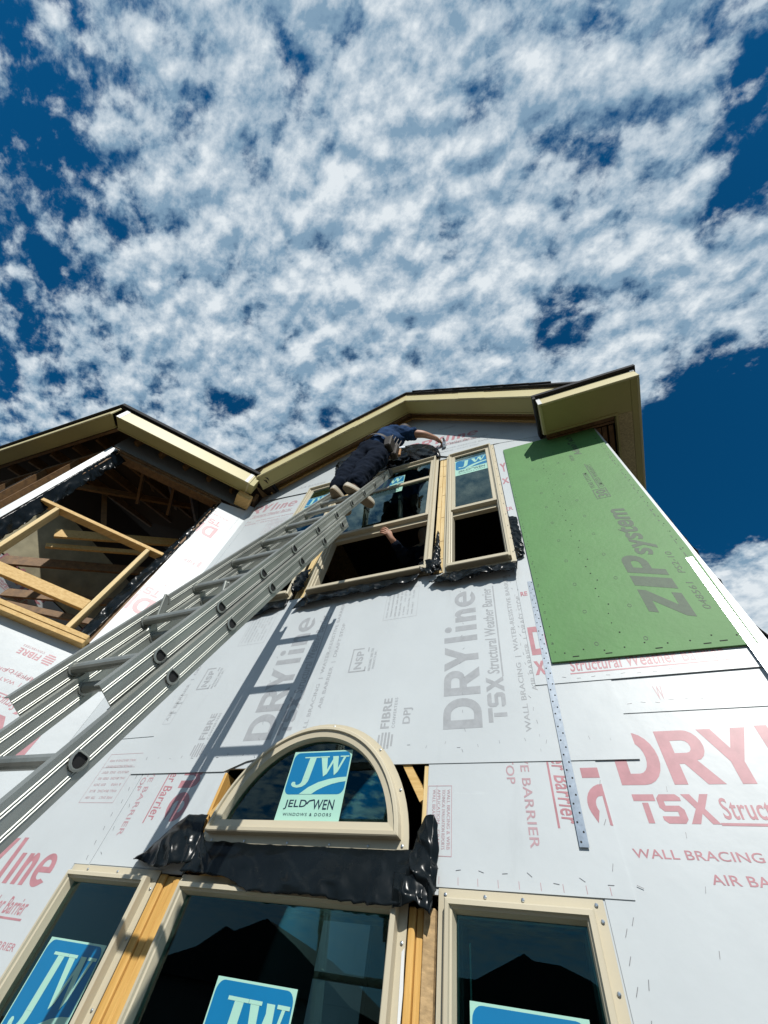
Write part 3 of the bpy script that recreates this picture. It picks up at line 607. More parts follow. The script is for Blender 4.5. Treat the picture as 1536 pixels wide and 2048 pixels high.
# ---- windows
def screw(F, a, b, h, par, r=.0055):
    mb = MB(); mb.add([F(a + rr*math.cos(2*math.pi*k/8), b + rr*math.sin(2*math.pi*k/8), h + hh) for rr, hh in ((r, 0), (r, .002), (r*.5, .0035)) for k in range(8)],
                      [(j*8+k, j*8+(k+1) % 8, (j+1)*8+(k+1) % 8, (j+1)*8+k) for j in range(2) for k in range(8)] + [tuple(range(16, 24))])
    mb.build('screw', m_steel, par, smooth=False)
def sticker(F, a, b, w, ht, h, par, words=True, blue=0.64):
    mb = MB(); mb.k = 1; mb.slab(F, [[(a, b), (a + w, b), (a + w, b + ht), (a, b + ht)]], h, h + .0006)
    mb.k = 0; bb = b + ht*(1 - blue); bh = ht*blue - .006; r = w*.09; x0, x1, y0, y1 = a + .006, a + w - .006, bb, bb + bh
    pts = arc(x1 - r, y0 + r, r, r, -90, 0, 5) + arc(x1 - r, y1 - r, r, r, 0, 90, 5) + arc(x0 + r, y1 - r, r, r, 90, 180, 5) + arc(x0 + r, y0 + r, r, r, 180, 270, 5)
    mb.add([F(p[0], p[1], h + .0012) for p in pts], [tuple(range(len(pts)))])
    mb.k = 1; H2 = h + .0018
    def poly(pp, hh=H2): mb.add([F(x0 + (x1-x0)*p, y0 + (y1-y0)*q, hh) for p, q in pp], [tuple(range(len(pp)))])
    def strip(top, bot):
        for i in range(len(top) - 1): poly([bot[i], bot[i+1], top[i+1], top[i]])
    # J: serif, stem, hook ending in a ball
    poly([(.20, .89), (.47, .89), (.47, .86), (.20, .86)]); poly([(.295, .859), (.41, .859), (.375, .36), (.262, .36)])
    o_ = [(.375, .359), (.365, .29), (.335, .22), (.28, .17), (.20, .15), (.13, .17), (.09, .21)]; i_ = [(.262, .359), (.262, .31), (.25, .26), (.225, .225), (.19, .21), (.165, .22), (.155, .25)]
    strip(i_, o_)
    poly([(.09, .211), (.085, .25), (.10, .285), (.13, .29), (.153, .27), (.154, .251)])
    # W
    poly([(.475, .89), (.64, .89), (.64, .86), (.475, .86)], H2 + .0006)
    poly([(.50, .859), (.61, .859), (.66, .46), (.605, .40)]); poly([(.606, .40), (.661, .46), (.765, .859), (.725, .859)], H2 + .0004)
    poly([(.70, .885), (.80, .885), (.835, .50), (.785, .42)], H2 + .0008); poly([(.786, .42), (.836, .50), (.93, .859), (.89, .859)], H2 + .0004)
    poly([(.83, .89), (.98, .89), (.98, .86), (.83, .86)], H2 + .0006)
    # hill stripe
    t = [(.27, .005), (.40, .16), (.55, .27), (.72, .34), (.88, .375), (1.0, .385)]; u = [(.48, .005), (.56, .09), (.66, .16), (.78, .225), (.90, .265), (1.0, .285)]
    strip(t, u)
    mb.k = 2
    if words:
        v = ht*(1 - blue)
        put_text(mb, F, 'JELD', a + w*.09, b + v*.44, w*.36, v*.36, 0, h + .0014, bold=.012); put_text(mb, F, 'WEN', a + w*.55, b + v*.44, w*.33, v*.36, 0, h + .0014, bold=.012)
        mb.add([F(a + w*p, b + v*q, h + .0016) for p, q in ((.44, .66), (.48, .78), (.56, .82), (.56, .77), (.49, .73), (.46, .62))], [(0, 1, 2, 3, 4, 5)])
        put_text(mb, F, 'WINDOWS & DOORS', a + w*.11, b + v*.21, w*.76, v*.11, 0, h + .0014, bold=.008, spacing=1.3)
    mb.build('sticker', [m_blue, m_mint, m_navy], par)
def rectloop(a0, a1, b0, b1): return [(a0, b0), (a1, b0), (a1, b1), (a0, b1)]
def inset_loop(loop, d):
    n = len(loop); pts = [Vector(p) for p in loop]; o = []
    for i in range(n):
        d1 = (pts[i] - pts[i-1]).normalized(); d2 = (pts[(i+1) % n] - pts[i]).normalized(); n1 = Vector((-d1.y, d1.x)); n2 = Vector((-d2.y, d2.x)); b = (n1 + n2).normalized()
        o.append(tuple(pts[i] + b/max(.3, b.dot(n1))*d))
    return o
def fixed_window(loop, hb, screws, sash=True, gin=.060):
    """fin, stepped vinyl frame, glazing stop, glass, spacer"""
    win = MB().sweep(FA, loop, [(.030, hb - .05), (.030, hb + .036), (.034, hb + .040), (.046, hb + .041), (.048, hb + .030), (gin - .006, hb + .026), (gin, hb - .004), (gin, hb - .05)]).build('window', m_vinyl, house)
    MB().sweep(FA, loop, [(0, hb - .004), (0, hb), (.031, hb + .0015), (.031, hb - .004)]).build('nail_fin', m_vinyl, win)
    gl = inset_loop(loop, gin - .002)
    MB().slab(FA, [gl], hb - .010, hb - .006).build('glass', m_glass, win)
    MB().sweep(FA, loop, [(gin - .001, hb - .012), (gin + .006, hb - .012), (gin + .006, hb - .024), (gin - .001, hb - .024)]).build('spacer', m_spacer, win)
    MB().sweep(FA, loop, [(gin - .002, hb - .0245), (gin + .016, hb - .0245), (gin + .020, hb - .06), (gin - .002, hb - .06)]).build('sash', m_vinyl_d, win)
    for a, b in screws: screw(FA, a, b, hb + .0016, win)
    return win
hb = 0.0072
w1 = fixed_window(rectloop(-2.392, -1.822, 0.60, 1.992), hb, [(-2.28, 1.976), (-2.08, 1.976), (-1.836, 1.93), (-1.836, 1.78), (-1.836, 1.60)])
sticker(FA, -2.262, 1.30, 0.335, 0.455, -0.0054 + hb, w1)
w2 = fixed_window(rectloop(-1.692, -0.655, 0.60, 1.985), hb, [(-0.668, 1.86), (-0.668, 1.60), (-1.678, 1.85)])
sticker(FA, -1.340, 1.27, 0.325, 0.46, -0.0054 + hb, w2)
w3 = fixed_window(rectloop(-0.548, -0.034, 0.60, 2.001), hb, [(-0.524, 1.985), (-0.39, 1.986), (-0.27, 1.986), (-0.055, 1.987), (-0.047, 1.952), (-0.047, 1.815)])
sticker(FA, -0.450, 1.31, 0.316, 0.455, -0.0054 + hb, w3)
al = arc(ACX, ACZ + .0, 0.500, 0.505, 0, 180, 40); w4 = fixed_window(al, hb + .014, [(-1.60, 2.103), (-1.42, 2.103), (-1.20, 2.103), (-1.0, 2.103), (-0.83, 2.103), (-0.69, 2.107)] + [(ACX + .488*math.cos(R(t)), ACZ + .492*math.sin(R(t))) for t in (24, 48, 84, 100, 132)], gin=.083)
sticker(FA, -1.306, 2.178, 0.322, 0.292, -0.0054 + hb + .014, w4)

for a0, w_ in ((-2.392, w1), (-1.692, w2), (-0.548, w3)):
    MB().box(FA, a0 + .092, a0 + .0965, 1.30, 1.885, -.034, -.030).build('jamb_liner', m_mint, w_)
MB().slab(FA, [[(-.664, 1.84), (-.655, 1.85), (-.650, 1.76), (-.656, 1.55), (-.663, 1.52), (-.661, 1.70)]], .012, .0135).build('torn_wrap_strip', m_caulk, house)
def hung_window(a0, a1, b0, b1, zm, h=.014, open_low=True):
    lp = rectloop(a0, a1, b0, b1)
    win = MB().sweep(FA, lp, [(.026, h - .05), (.026, h + .034), (.030, h + .038), (.042, h + .038), (.044, h + .020), (.054, h + .018), (.055, h - .002), (.062, h - .004), (.064, h - .07)]).build('window', m_vinyl, house)
    MB().sweep(FA, lp, [(0, h - .003), (0, h), (.027, h + .0015), (.027, h - .003)]).build('nail_fin', m_vinyl, win)
    s = MB(); s.box(FA, a0 + .040, a1 - .040, b0 + .020, b0 + .052, h - .05, h + .052); s.build('sill', m_vinyl, win, bevel=.004)
    u = MB().sweep(FA, rectloop(a0 + .056, a1 - .056, zm, b1 - .056), [(0, h - .03), (0, h + .010), (.028, h + .012), (.034, h + .002), (.034, h - .03)])
    u.build('sash', m_vinyl, win)
    MB().slab(FA, [rectloop(a0 + .088, a1 - .088, zm + .032, b1 - .088)], h - .004, h).build('glass', m_glass, win)
    MB().box(FA, a0 + .058, a1 - .058, zm - .045, zm + .018, h - .07, h - .031).build('meeting_rail', m_vinyl, win)
    for k in range(12):
        z = b0 + .1 + k*(b1 - b0 - .2)/11
        if a1 > -0.2: screw(FA, a1 - .012, z, h + .0016, win, .0035)
    return win
w5 = hung_window(-0.572, -0.080, 3.602, 5.487, 4.385)
sticker(FA, -0.483, 4.99, 0.330, 0.318, 0.0146, w5)
w6 = hung_window(-1.700, -0.662, 3.640, 5.560, 4.410)
MB().box(FA, -1.61, -0.75, 5.088, 5.128, .0148, .030).build('transom_rail', m_vinyl, w6)
sticker(FA, -1.370, 4.99, 0.335, 0.345, 0.0146, w6)
w7 = hung_window(-2.352, -1.815, 3.655, 5.662, 4.42)
sticker(FA, -2.285, 5.08, 0.30, 0.31, 0.0146, w7)
# studs between the windows
def stud(a0, a1, b0, b1, h0, h1, m, name='stud', F=FA): return MB().box(F, a0, a1, b0, b1, h0, h1).build(name, m, house, bevel=.003)
for a in (-1.818, -1.776, -1.734): stud(a, a + .039, 0.55, 1.98 + rs.uniform(-.006, .004), -.14, rs.uniform(-.006, .006) + .002, m_pine_z)
for a, hh in ((-0.652, .004), (-0.626, -.006)): stud(a, a + .024, 0.55, 1.95, -.14, hh, m_pine_z)
stud(-0.599, -0.559, 0.55, 1.95, -.14, .006, m_osb, 'stud')
for i in range(2): stud(-0.650 + i*.0365, -0.615 + i*.0365, 3.65, 5.47, -.14, -.001 - .004*i, m_pale_z)
for i in range(2): stud(-1.800 + i*.046, -1.757 + i*.046, 3.66, 5.55, -.14, -.001 - .004*i, m_pale_z)
jm = MB()
for i in range(2):
    z = 3.8
    while z < 5.4:
        jm.box(FA, -0.649 + i*.0365, -0.617 + i*.0365, z, z + .0035, -.003, -.0003 - .004*i); z += rs.uniform(.17, .4)
jm.build('stud_joint_marks', m_osb, house, kind='stuff')
# lumber round the arch
stud(-1.722, -1.700, 2.0, 2.392, -.10, .001, m_pine_z, 'jack_stud'); stud(-0.628, -0.607, 2.0, 2.40, -.10, .001, m_pale_z, 'jack_stud')
MB().bar((-1.69, .03, 2.20), (-1.50, .03, 2.44), .06, .04).build('arch_blocking', m_pine_x, house)
MB().bar((-0.72, .03, 2.42), (-0.625, .03, 2.27), .06, .035).build('arch_blocking', m_pine_x, house)
MB().box(FA, -1.700, -0.63, 2.0, 2.05, -.12, -.02).build('arch_header', m_rafter, house)

# ---- black plastic flashing
def flash(mb, **k): return mb.build('plastic_flashing', m_plastic, house, smooth=True, **k)
flash(patch(FA, [(-1.70, 2.185, .012), (-1.66, 2.10, .020), (-1.2, 2.094, .022), (-.75, 2.094, .022), (-.60, 2.10, .02)],
            [(-1.665, 1.985, .05), (-1.46, 1.978, .056), (-1.30, 1.940, .058), (-1.00, 1.938, .058), (-.70, 1.928, .06), (-.585, 1.955, .06)], 90, 22, .009, bulge=.010, seed=1.3, freq=11))
flash(patch(FA, [(-2.00, 2.022, .010), (-1.90, 2.13, .012), (-1.81, 2.20, .014), (-1.69, 2.20, .016)],
            [(-1.99, 2.018, .03), (-1.86, 1.995, .045), (-1.78, 1.99, .05), (-1.64, 2.02, .045)], 46, 22, .013, seed=4.1, bulge=.02))
flash(patch(FA, [(-.635, 2.15, .020), (-.60, 2.20, .03), (-.565, 2.205, .034), (-.552, 2.18, .022)],
            [(-.66, 1.99, .05), (-.62, 1.95, .055), (-.565, 1.93, .05), (-.542, 1.99, .026)], 40, 44, .016, seed=7.7, freq=13))
flash(patch(FA, [(-.70, 2.02, .05), (-.63, 2.02, .056), (-.55, 2.02, .045)], [(-.69, 1.928, .06), (-.62, 1.945, .065), (-.558, 1.925, .05)], 36, 24, .014, seed=2.2, freq=12))
MB().slab(FA, [[(-1.60, 1.985), (-1.52, 2.0), (-1.44, 1.985)]], .004, .012).build('wood_shim', m_pine_x, house)
flash(patch(FA, [(-.568, 3.615, .012), (-.3, 3.606, .014), (-.075, 3.602, .014)], [(-.665, 3.520, .030), (-.50, 3.478, .04), (-.28, 3.488, .05), (-.085, 3.475, .04)], 50, 14, .018, seed=3.1, freq=12, bulge=.02))
flash(patch(FA, [(-1.69, 3.652, .012), (-1.2, 3.655, .014), (-.71, 3.665, .014)], [(-1.735, 3.505, .03), (-1.45, 3.520, .045), (-1.1, 3.53, .045), (-.77, 3.545, .04)], 60, 14, .016, seed=5.3, freq=9, bulge=.015))
flash(patch(FA, [(-2.34, 3.66, .012), (-1.83, 3.655, .012)], [(-2.36, 3.50, .03), (-2.1, 3.50, .04), (-1.82, 3.56, .03)], 34, 12, .015, seed=6.3, bulge=.012))
flash(patch(FA, [(-.078, 4.12, .016), (-.045, 4.10, .02), (-.02, 4.07, .026)], [(-.072, 3.62, .016), (-.045, 3.615, .024), (-.018, 3.64, .028)], 12, 40, .014, seed=8.8, freq=24))
flash(patch(FA, [(-.632, 4.15, .004), (-.625, 4.15, .005), (-.618, 4.13, .004)], [(-.664, 3.70, .012), (-.625, 3.63, .02), (-.578, 3.63, .014)], 14, 44, .014, seed=9.4, freq=26, bulge=.01))
flash(patch(FA, [(-.745, 3.745, .045), (-.66, 3.75, .05), (-.585, 3.70, .04)], [(-.72, 3.63, .04), (-.66, 3.575, .05), (-.60, 3.62, .04)], 22, 14, .02, seed=11.4, freq=20))
flash(patch(FA, [(-1.87, 3.88, .03), (-1.80, 3.92, .05), (-1.725, 3.97, .03)], [(-1.83, 3.76, .03), (-1.77, 3.65, .05), (-1.72, 3.72, .03)], 22, 22, .02, seed=12.4, freq=20))
dome_t = [(p[0], p[1], .018) for p in arc(-1.165, 5.50, .525, .67, 168, 4, 14)]
flash(patch(FA, dome_t, [(-1.66, 5.55, .040)] + [(-1.66 + .98*t/8, 5.56 - .004*t, .035) for t in range(9)] + [(-.648, 5.50, .03)], 60, 26, .016, seed=14.0, freq=8, bulge=.02))
flash(patch(FA, [(-2.12, 6.16, .02), (-2.03, 6.29, .03), (-1.78, 6.10, .02)], [(-2.04, 6.0, .03), (-1.95, 5.80, .05), (-1.70, 5.62, .03)], 26, 24, .03, seed=15.0, freq=8, bulge=.04))
# membrane wrapped round the house corner
flash(patch(Frame((0.826, 0, 0), (0, 1, 0), (0, 0, 1), (1, 0, 0)), [(0.02, 4.3, 0.002), (0.30, 4.3, .02)], [(0.02, 2.0, .002), (0.34, 2.0, .03)], 8, 60, .02, seed=16.0, freq=5))

# ---- main gable rake: fascia, soffit, roof
OH = 0.35; S0 = 0.175
def rake(x0, z0, x1, z1, n):
    """one sloping run; z = underside of the fascia"""
    f = MB(); f.hexa([(x0, -OH, z0), (x1, -OH, z1), (x1, -OH + .02, z1), (x0, -OH + .02, z0), (x0, -OH, z0 + .235), (x1, -OH, z1 + .235), (x1, -OH + .02, z1 + .235), (x0, -OH + .02, z0 + .235)])
    f.build('rake_fascia', m_fascia, house, bevel=.004)
    s = MB(); e = .004; s.hexa([(x0, -OH + .022, z0 + e), (x1, -OH + .022, z1 + e), (x1, -S0, z1 + e), (x0, -S0, z0 + e), (x0, -OH + .022, z0 + .02), (x1, -OH + .022, z1 + .02), (x1, -S0, z1 + .02), (x0, -S0, z0 + .02)])
    s.hexa([(x0, -S0 + .002, z0 - .004), (x1, -S0 + .002, z1 - .004), (x1, -S0 + .016, z1 - .004), (x0, -S0 + .016, z0 - .004), (x0, -S0 + .002, z0 + .045), (x1, -S0 + .002, z1 + .045), (x1, -S0 + .016, z1 + .045), (x0, -S0 + .016, z0 + .045)])
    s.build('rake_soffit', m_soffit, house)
    w = MB(); w.hexa([(x0, -.045, z0 + .11), (x1, -.045, z1 + .11), (x1, -.0175, z1 + .11), (x0, -.0175, z0 + .11), (x0, -.045, z0 + .235), (x1, -.045, z1 + .235), (x1, -.0175, z1 + .235), (x0, -.0175, z0 + .235)])
    w.build('rake_ledger', m_pine_x, house)
    w = MB(); w.hexa([(x0, -.155, z0 + .10), (x1, -.155, z1 + .10), (x1, -.117, z1 + .10), (x0, -.117, z0 + .10), (x0, -.155, z0 + .232), (x1, -.155, z1 + .232), (x1, -.117, z1 + .232), (x0, -.117, z0 + .232)])
    w.build('barge_rafter', m_rafter, house)
XL, XR = -3.02, 0.62
zl = lambda x: 7.012 + (x + 1.108) * 0.655
zr = lambda x: 7.012 - (x + 1.108) * 0.945
rake(XL, zl(XL), -1.108, 7.012, 0); rake(-1.108, 7.012, XR, zr(XR), 1)
MB().box(FA, -1.118, -1.098, 7.0, 7.245, OH + .0005, OH + .003).build('fascia_joint_cap', m_fascia, house)
MB().box(FA, XR - .26, XR - .0, zr(XR) + .10, zr(XR) + .2, OH + .001, OH + .003)
rf = MB()
def roofslab(mb, x0, z0, x1, z1, y0, y1, t): mb.hexa([(x0, y0, z0), (x1, y0, z1), (x1, y1, z1), (x0, y1, z0), (x0, y0, z0 + t), (x1, y0, z1 + t), (x1, y1, z1 + t), (x0, y1, z0 + t)])
dk = MB(); roofslab(dk, -3.19, zl(-3.19) + .24, -1.108, 7.252, -OH - .005, 6.2, .018); roofslab(dk, -1.108, 7.252, 0.86, zr(.86) + .24, -OH - .005, 6.2, .018); dk.build('roof_deck', m_osb, house)
roofslab(rf, -3.19, zl(-3.19) + .2585, -1.108, 7.2705, -OH - .035, 6.2, .040); roofslab(rf, -1.108, 7.2705, 0.86, zr(.86) + .2585, -OH - .035, 6.2, .040)
rf.build('roof', m_shingle, house)
# ragged shingle tabs along the right rake
for x0, z0, fn_ in ((-2.1, zl(-2.1), zl), (-.35, zr(-.35), zr)):
    MB().hexa([(x0, -OH - .0035, z0 - .001), (x0 + .30, -OH - .0035, fn_(x0 + .30) - .001), (x0 + .30, -OH - .0005, fn_(x0 + .30) - .001), (x0, -OH - .0005, z0 - .001), (x0, -OH - .0035, z0 + .236), (x0 + .30, -OH - .0035, fn_(x0 + .30) + .236), (x0 + .30, -OH - .0005, fn_(x0 + .30) + .236), (x0, -OH - .0005, z0 + .236)]).build('fascia_lap', m_fascia, house)
tb = MB(); x = -1.0
while x < .55:
    w_ = rs.uniform(.10, .26); z = zr(x) + .2585 + .022; tb.hexa([(x, -OH - .05 - rs.uniform(0, .012), z), (x + w_, -OH - .05, z - w_*.945 + .012), (x + w_, -OH, z - w_*.945 + .012), (x, -OH, z)] + [(x, -OH - .05, z + .022), (x + w_, -OH - .05, z - w_*.945 + .03), (x + w_, -OH, z - w_*.945 + .03), (x, -OH, z + .022)]); x += w_*.95
tb.build('shingle_edge', m_shingle, house, kind='stuff')

# ---- boxed eave at the right corner
BX0, BX1, BY, BZ, BT = 0.385, 1.185, -0.40, 5.175, 5.325
b = MB(); b.hexa([(BX0, BY, BZ), (BX1, BY, BZ), (BX1, BY + .02, BZ), (BX0, BY + .02, BZ), (BX0, BY, BT), (BX1, BY, BT), (BX1, BY + .02, BT), (BX0, BY + .02, BT)]); b.build('eave_fascia', m_fascia, house, bevel=.004)
b = MB(); b.hexa([(BX1 - .02, BY + .0205, BZ), (BX1, BY + .0205, BZ), (BX1, 6.2, BZ), (BX1 - .02, 6.2, BZ), (BX1 - .02, BY + .0205, BT), (BX1, BY + .0205, BT), (BX1, 6.2, BT), (BX1 - .02, 6.2, BT)]); b.build('side_fascia', m_fascia, house, bevel=.004)
b = MB(); b.hexa([(BX0, BY + .0205, BZ), (BX0 + .02, BY + .0205, BZ), (BX0 + .02, -.10, BZ), (BX0, -.10, BZ), (BX0, BY + .0205, BT), (BX0 + .02, BY + .0205, BT), (BX0 + .02, -.018, BT + .1), (BX0, -.018, BT + .1)]); b.build('eave_end_board', m_fascia, house)
MB().box(FA, BX0 - .004, BX0 + .030, BZ - .002, BT + .002, -BY + .0005, -BY + .004).build('corner_trim', m_caulk, house)
MB().box(FA, BX1 - .032, BX1 + .002, BT - .03, BT + .002, -BY + .0005, -BY + .004).build('corner_trim', m_caulk, house)
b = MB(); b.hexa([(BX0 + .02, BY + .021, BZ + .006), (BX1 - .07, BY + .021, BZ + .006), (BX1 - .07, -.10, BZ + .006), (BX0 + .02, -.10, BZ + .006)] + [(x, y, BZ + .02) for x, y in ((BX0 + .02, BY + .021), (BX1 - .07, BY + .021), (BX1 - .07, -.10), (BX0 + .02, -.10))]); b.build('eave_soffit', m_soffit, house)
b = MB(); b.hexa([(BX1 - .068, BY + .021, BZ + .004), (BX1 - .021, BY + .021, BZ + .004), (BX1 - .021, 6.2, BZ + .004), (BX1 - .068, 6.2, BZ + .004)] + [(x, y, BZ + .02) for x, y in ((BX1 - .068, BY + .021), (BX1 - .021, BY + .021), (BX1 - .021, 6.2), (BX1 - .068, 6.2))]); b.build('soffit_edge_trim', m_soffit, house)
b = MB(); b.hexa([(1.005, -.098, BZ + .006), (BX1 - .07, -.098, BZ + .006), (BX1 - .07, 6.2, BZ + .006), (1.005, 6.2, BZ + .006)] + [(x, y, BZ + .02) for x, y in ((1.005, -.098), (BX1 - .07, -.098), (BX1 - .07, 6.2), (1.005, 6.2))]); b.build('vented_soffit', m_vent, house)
b = MB(); b.hexa([(BX0 + .02, -.118, BZ - .004), (1.003, -.118, BZ - .004), (1.003, -.099, BZ - .004), (BX0 + .02, -.099, BZ - .004)] + [(x, y, BZ + .05) for x, y in ((BX0 + .02, -.118), (1.003, -.118), (1.003, -.099), (BX0 + .02, -.099))])
b.hexa([(.985, -.098, BZ - .004), (1.003, -.098, BZ - .004), (1.003, 6.2, BZ - .004), (.985, 6.2, BZ - .004)] + [(x, y, BZ + .05) for x, y in ((.985, -.098), (1.003, -.098), (1.003, 6.2), (.985, 6.2))]); b.build('soffit_channel', m_soffit, house)
for i, (y0, y1) in enumerate(((-.085, -.047), (-.04, -.018))): MB().hexa([(BX0 + .025, y0, BZ + .035), (.98, y0, BZ + .035), (.98, y1, BZ + .035), (BX0 + .025, y1, BZ + .035), (BX0 + .025, y0, BT), (.98, y0, BT), (.98, y1, BT), (BX0 + .025, y1, BT)]).build('eave_lookout', m_rafter, house)
for x0, x1 in ((.828, .866), (.875, .913), (.93, .968)): MB().hexa([(x0, .0, BZ + .045), (x1, .0, BZ + .045), (x1, 6, BZ + .045), (x0, 6, BZ + .045), (x0, .0, BT), (x1, .0, BT), (x1, 6, BT), (x0, 6, BT)]).build('eave_lookout', m_rafter, house)
b = MB(); b.hexa([(BX0 - .03, BY - .035, BT + .004), (BX1 + .02, BY - .035, BT + .004), (BX1 + .02, 6.2, BT + .004), (BX0 - .03, 6.2, BT + .30)] + [(BX0 - .03, BY - .035, BT + .045), (BX1 + .02, BY - .035, BT + .045), (BX1 + .02, 6.2, BT + .045), (BX0 - .03, 6.2, BT + .34)]); b.build('eave_roof', m_shingle, house)
b = MB(); b.hexa([(BX0 - .028, BY - .03, BZ + .10), (BX0 - .006, BY - .03, BZ + .10), (BX0 - .006, -.018, BZ + .12), (BX0 - .028, -.018, BZ + .12), (BX0 - .028, BY - .03, BT + .003), (BX0 - .006, BY - .03, BT + .003), (BX0 - .006, -.018, BT + .1), (BX0 - .028, -.018, BT + .1)]); b.build('drip_flashing', m_shingle, house)

# ------------------------------------------------------------------ the bay
BSH = []
def bw_(pts, h0, h1, F=FW, holes=(), m=m_sheet, name='bay_sheathing_sheet'):
    return MB().slab(F, [pts] + list(holes), h0, h1).build(name, m, house)
shA = bw_([(-0.366, 3.26), (-0.075, 3.26), (-0.075, 5.07), (-0.075, 5.50), (-0.366, 5.44)], -.012, 0)
bw_([(-0.073, 3.26), (-0.002, 3.26), (-0.002, 5.62), (-0.073, 5.62)], -.012, .003, name='bay_sheathing_sheet')
shB = bw_([(-1.81, 0.0), (-0.002, 0.0), (-0.002, 3.22), (-1.81, 3.22)], -.012, 0)
bw_([(-1.81, 3.26), (-1.74, 3.26), (-1.74, 5.47), (-1.81, 5.47)], -.012, .002)
bw_([(-1.81, 5.505), (-0.075, 5.505), (-0.075, 5.80), (-1.81, 5.80)], -.012, .0, m=mat('eave_shade_sheathing', (0.17, 0.18, 0.18), 0.7), name='header_sheathing')  # header sheathing toned dark grey: the deep eave shade is in its colour
bi = MB()
brand_block(bi, FW, -0.175, 5.000, 180, .0006, clip=[(-0.362, 0, 1, 0), (-.077, 0, -1, 0)]); brand_block(bi, FW, -0.175, 3.830, 180, .0006, clip=[(-0.362, 0, 1, 0), (-.077, 0, -1, 0), (0, 3.27, 0, 1)])
fibre(bi, FW, -0.13, 4.43, 180, .0006)
bi.build('printed_lettering', m_red_ink, shA, kind='stuff')
bi = MB()
for zz in (2.62,): brand_block(bi, FW, -0.175, zz, 180, .0006)
fibre(bi, FW, -0.56, 3.045, 180, .0006); fibre(bi, FW, -1.5, 3.045, 180, .0006)
put_text(bi, FW, 'BARRIER | DRAFT STOP', -0.18, 2.90, .5, .035, 180, .0006, bold=.01)
bi.build('printed_lettering', m_red_ink, shB, kind='stuff')
# inner corner flap lapped on the main wall
MB().slab(FA, [[(-3.188, 3.0), (-3.10, 3.0), (-3.095, 5.45), (-3.188, 5.62)]], .004, .0065).build('corner_sheathing_strip', m_sheet, house)
# opening jamb: torn black membrane
flash(patch(FW, [(-0.37, 5.42, .004), (-0.36, 4.7, .004), (-0.39, 4.0, .004), (-0.40, 3.29, .004)], [(-0.44, 5.40, -.06), (-0.45, 4.7, -.07), (-0.50, 4.0, -.07), (-0.50, 3.29, -.06)], 80, 10, .022, seed=20., freq=10))
flash(patch(FW, [(-1.74, 5.45, .004), (-1.735, 4.8, .004), (-1.72, 4.0, .006), (-1.70, 3.3, .004)], [(-1.60, 5.45, -.10), (-1.62, 4.8, -.08), (-1.60, 4.0, -.08), (-1.58, 3.3, -.06)], 90, 12, .022, seed=21., freq=9))
# rough framing in the opening
def fr(name, a0, a1, b0, b1, h0, h1, m=m_pine_x): return MB().box(FW, a0, a1, b0, b1, h0, h1).build(name, m, house, bevel=.003)
fr('header', -1.69, -0.44, 4.328, 4.366, -.10, .0)
fr('trimmer_stud', -0.606, -0.568, 3.275, 4.327, -.10, .0, m_pale_z); fr('trimmer_stud', -1.535, -1.497, 3.275, 4.327, -.10, .0, m_pale_z)
fr('window_sill_board', -1.496, -0.607, 3.49, 3.59, -.04, .003, m_pine_x)
fr('bottom_plate', -1.80, -0.375, 3.232, 3.272, -.02, .085, m_pine_x)
fr('bottom_plate', -1.80, -0.375, 3.196, 3.231, -.02, .080, m_pine_x)
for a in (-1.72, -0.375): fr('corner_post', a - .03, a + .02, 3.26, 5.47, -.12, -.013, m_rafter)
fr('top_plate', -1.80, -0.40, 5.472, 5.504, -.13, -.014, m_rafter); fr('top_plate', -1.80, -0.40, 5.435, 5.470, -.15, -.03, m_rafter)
# bay front wall
bf = MB(); bf.slab(FF, [[(-3.0, 0), (-0.01, 0), (-0.01, 3.2), (-3.0, 3.2)]], -.012, 0); bf.build('bay_front_wall', m_sheet, house)
for z in (5.44, 5.48): MB().box(FF, -3.0, -.02, z, z + .036, -.14, -.02).build('top_plate', m_rafter, house)
for a in (-.6, -1.2, -1.8): MB().box(FF, a, a + .038, 3.2, 5.44, -.14, -.02).build('stud', m_rafter, house)
# bay eave: corner, angled run and front run
def eave_run(F, a0, a1, o0, o1, z0=5.60, z1=5.795, nm='bay'):
    """o0, o1: outer and soffit-inner offsets; ends mitred in a by callers"""
    (a0o, a0i), (a1o, a1i) = a0, a1
    b = MB(); b.hexa([F(a0o, z0, o0), F(a1o, z0, o0), F(a1o, z0, o0 - .02), F(a0o, z0, o0 - .02), F(a0o, z1, o0), F(a1o, z1, o0), F(a1o, z1, o0 - .02), F(a0o, z1, o0 - .02)]); b.build(nm + '_fascia', m_fascia, house, bevel=.004)
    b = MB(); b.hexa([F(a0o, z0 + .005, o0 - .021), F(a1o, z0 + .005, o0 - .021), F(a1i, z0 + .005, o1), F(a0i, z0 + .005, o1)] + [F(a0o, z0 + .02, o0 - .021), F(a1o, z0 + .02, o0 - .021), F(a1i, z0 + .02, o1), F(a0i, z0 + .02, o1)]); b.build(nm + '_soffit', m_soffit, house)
    b = MB(); b.hexa([F(a0i, z0 - .004, o1), F(a1i, z0 - .004, o1), F(a1i, z0 - .004, o1 - .014), F(a0i, z0 - .004, o1 - .014), F(a0i, z0 + .04, o1), F(a1i, z0 + .04, o1), F(a1i, z0 + .04, o1 - .014), F(a0i, z0 + .04, o1 - .014)]); b.build(nm + '_soffit_channel', m_soffit, house)
    b = MB(); b.hexa([F(a0i, z0 + .05, o1 - .03), F(a1i, z0 + .05, o1 - .03), F(a1i, z0 + .05, o1 - .065), F(a0i, z0 + .05, o1 - .065), F(a0i, z1, o1 - .03), F(a1i, z1, o1 - .03), F(a1i, z1, o1 - .065), F(a0i, z1, o1 - .065)]); b.build(nm + '_subfascia', m_rafter, house)
MH = math.tan(R(22.6))
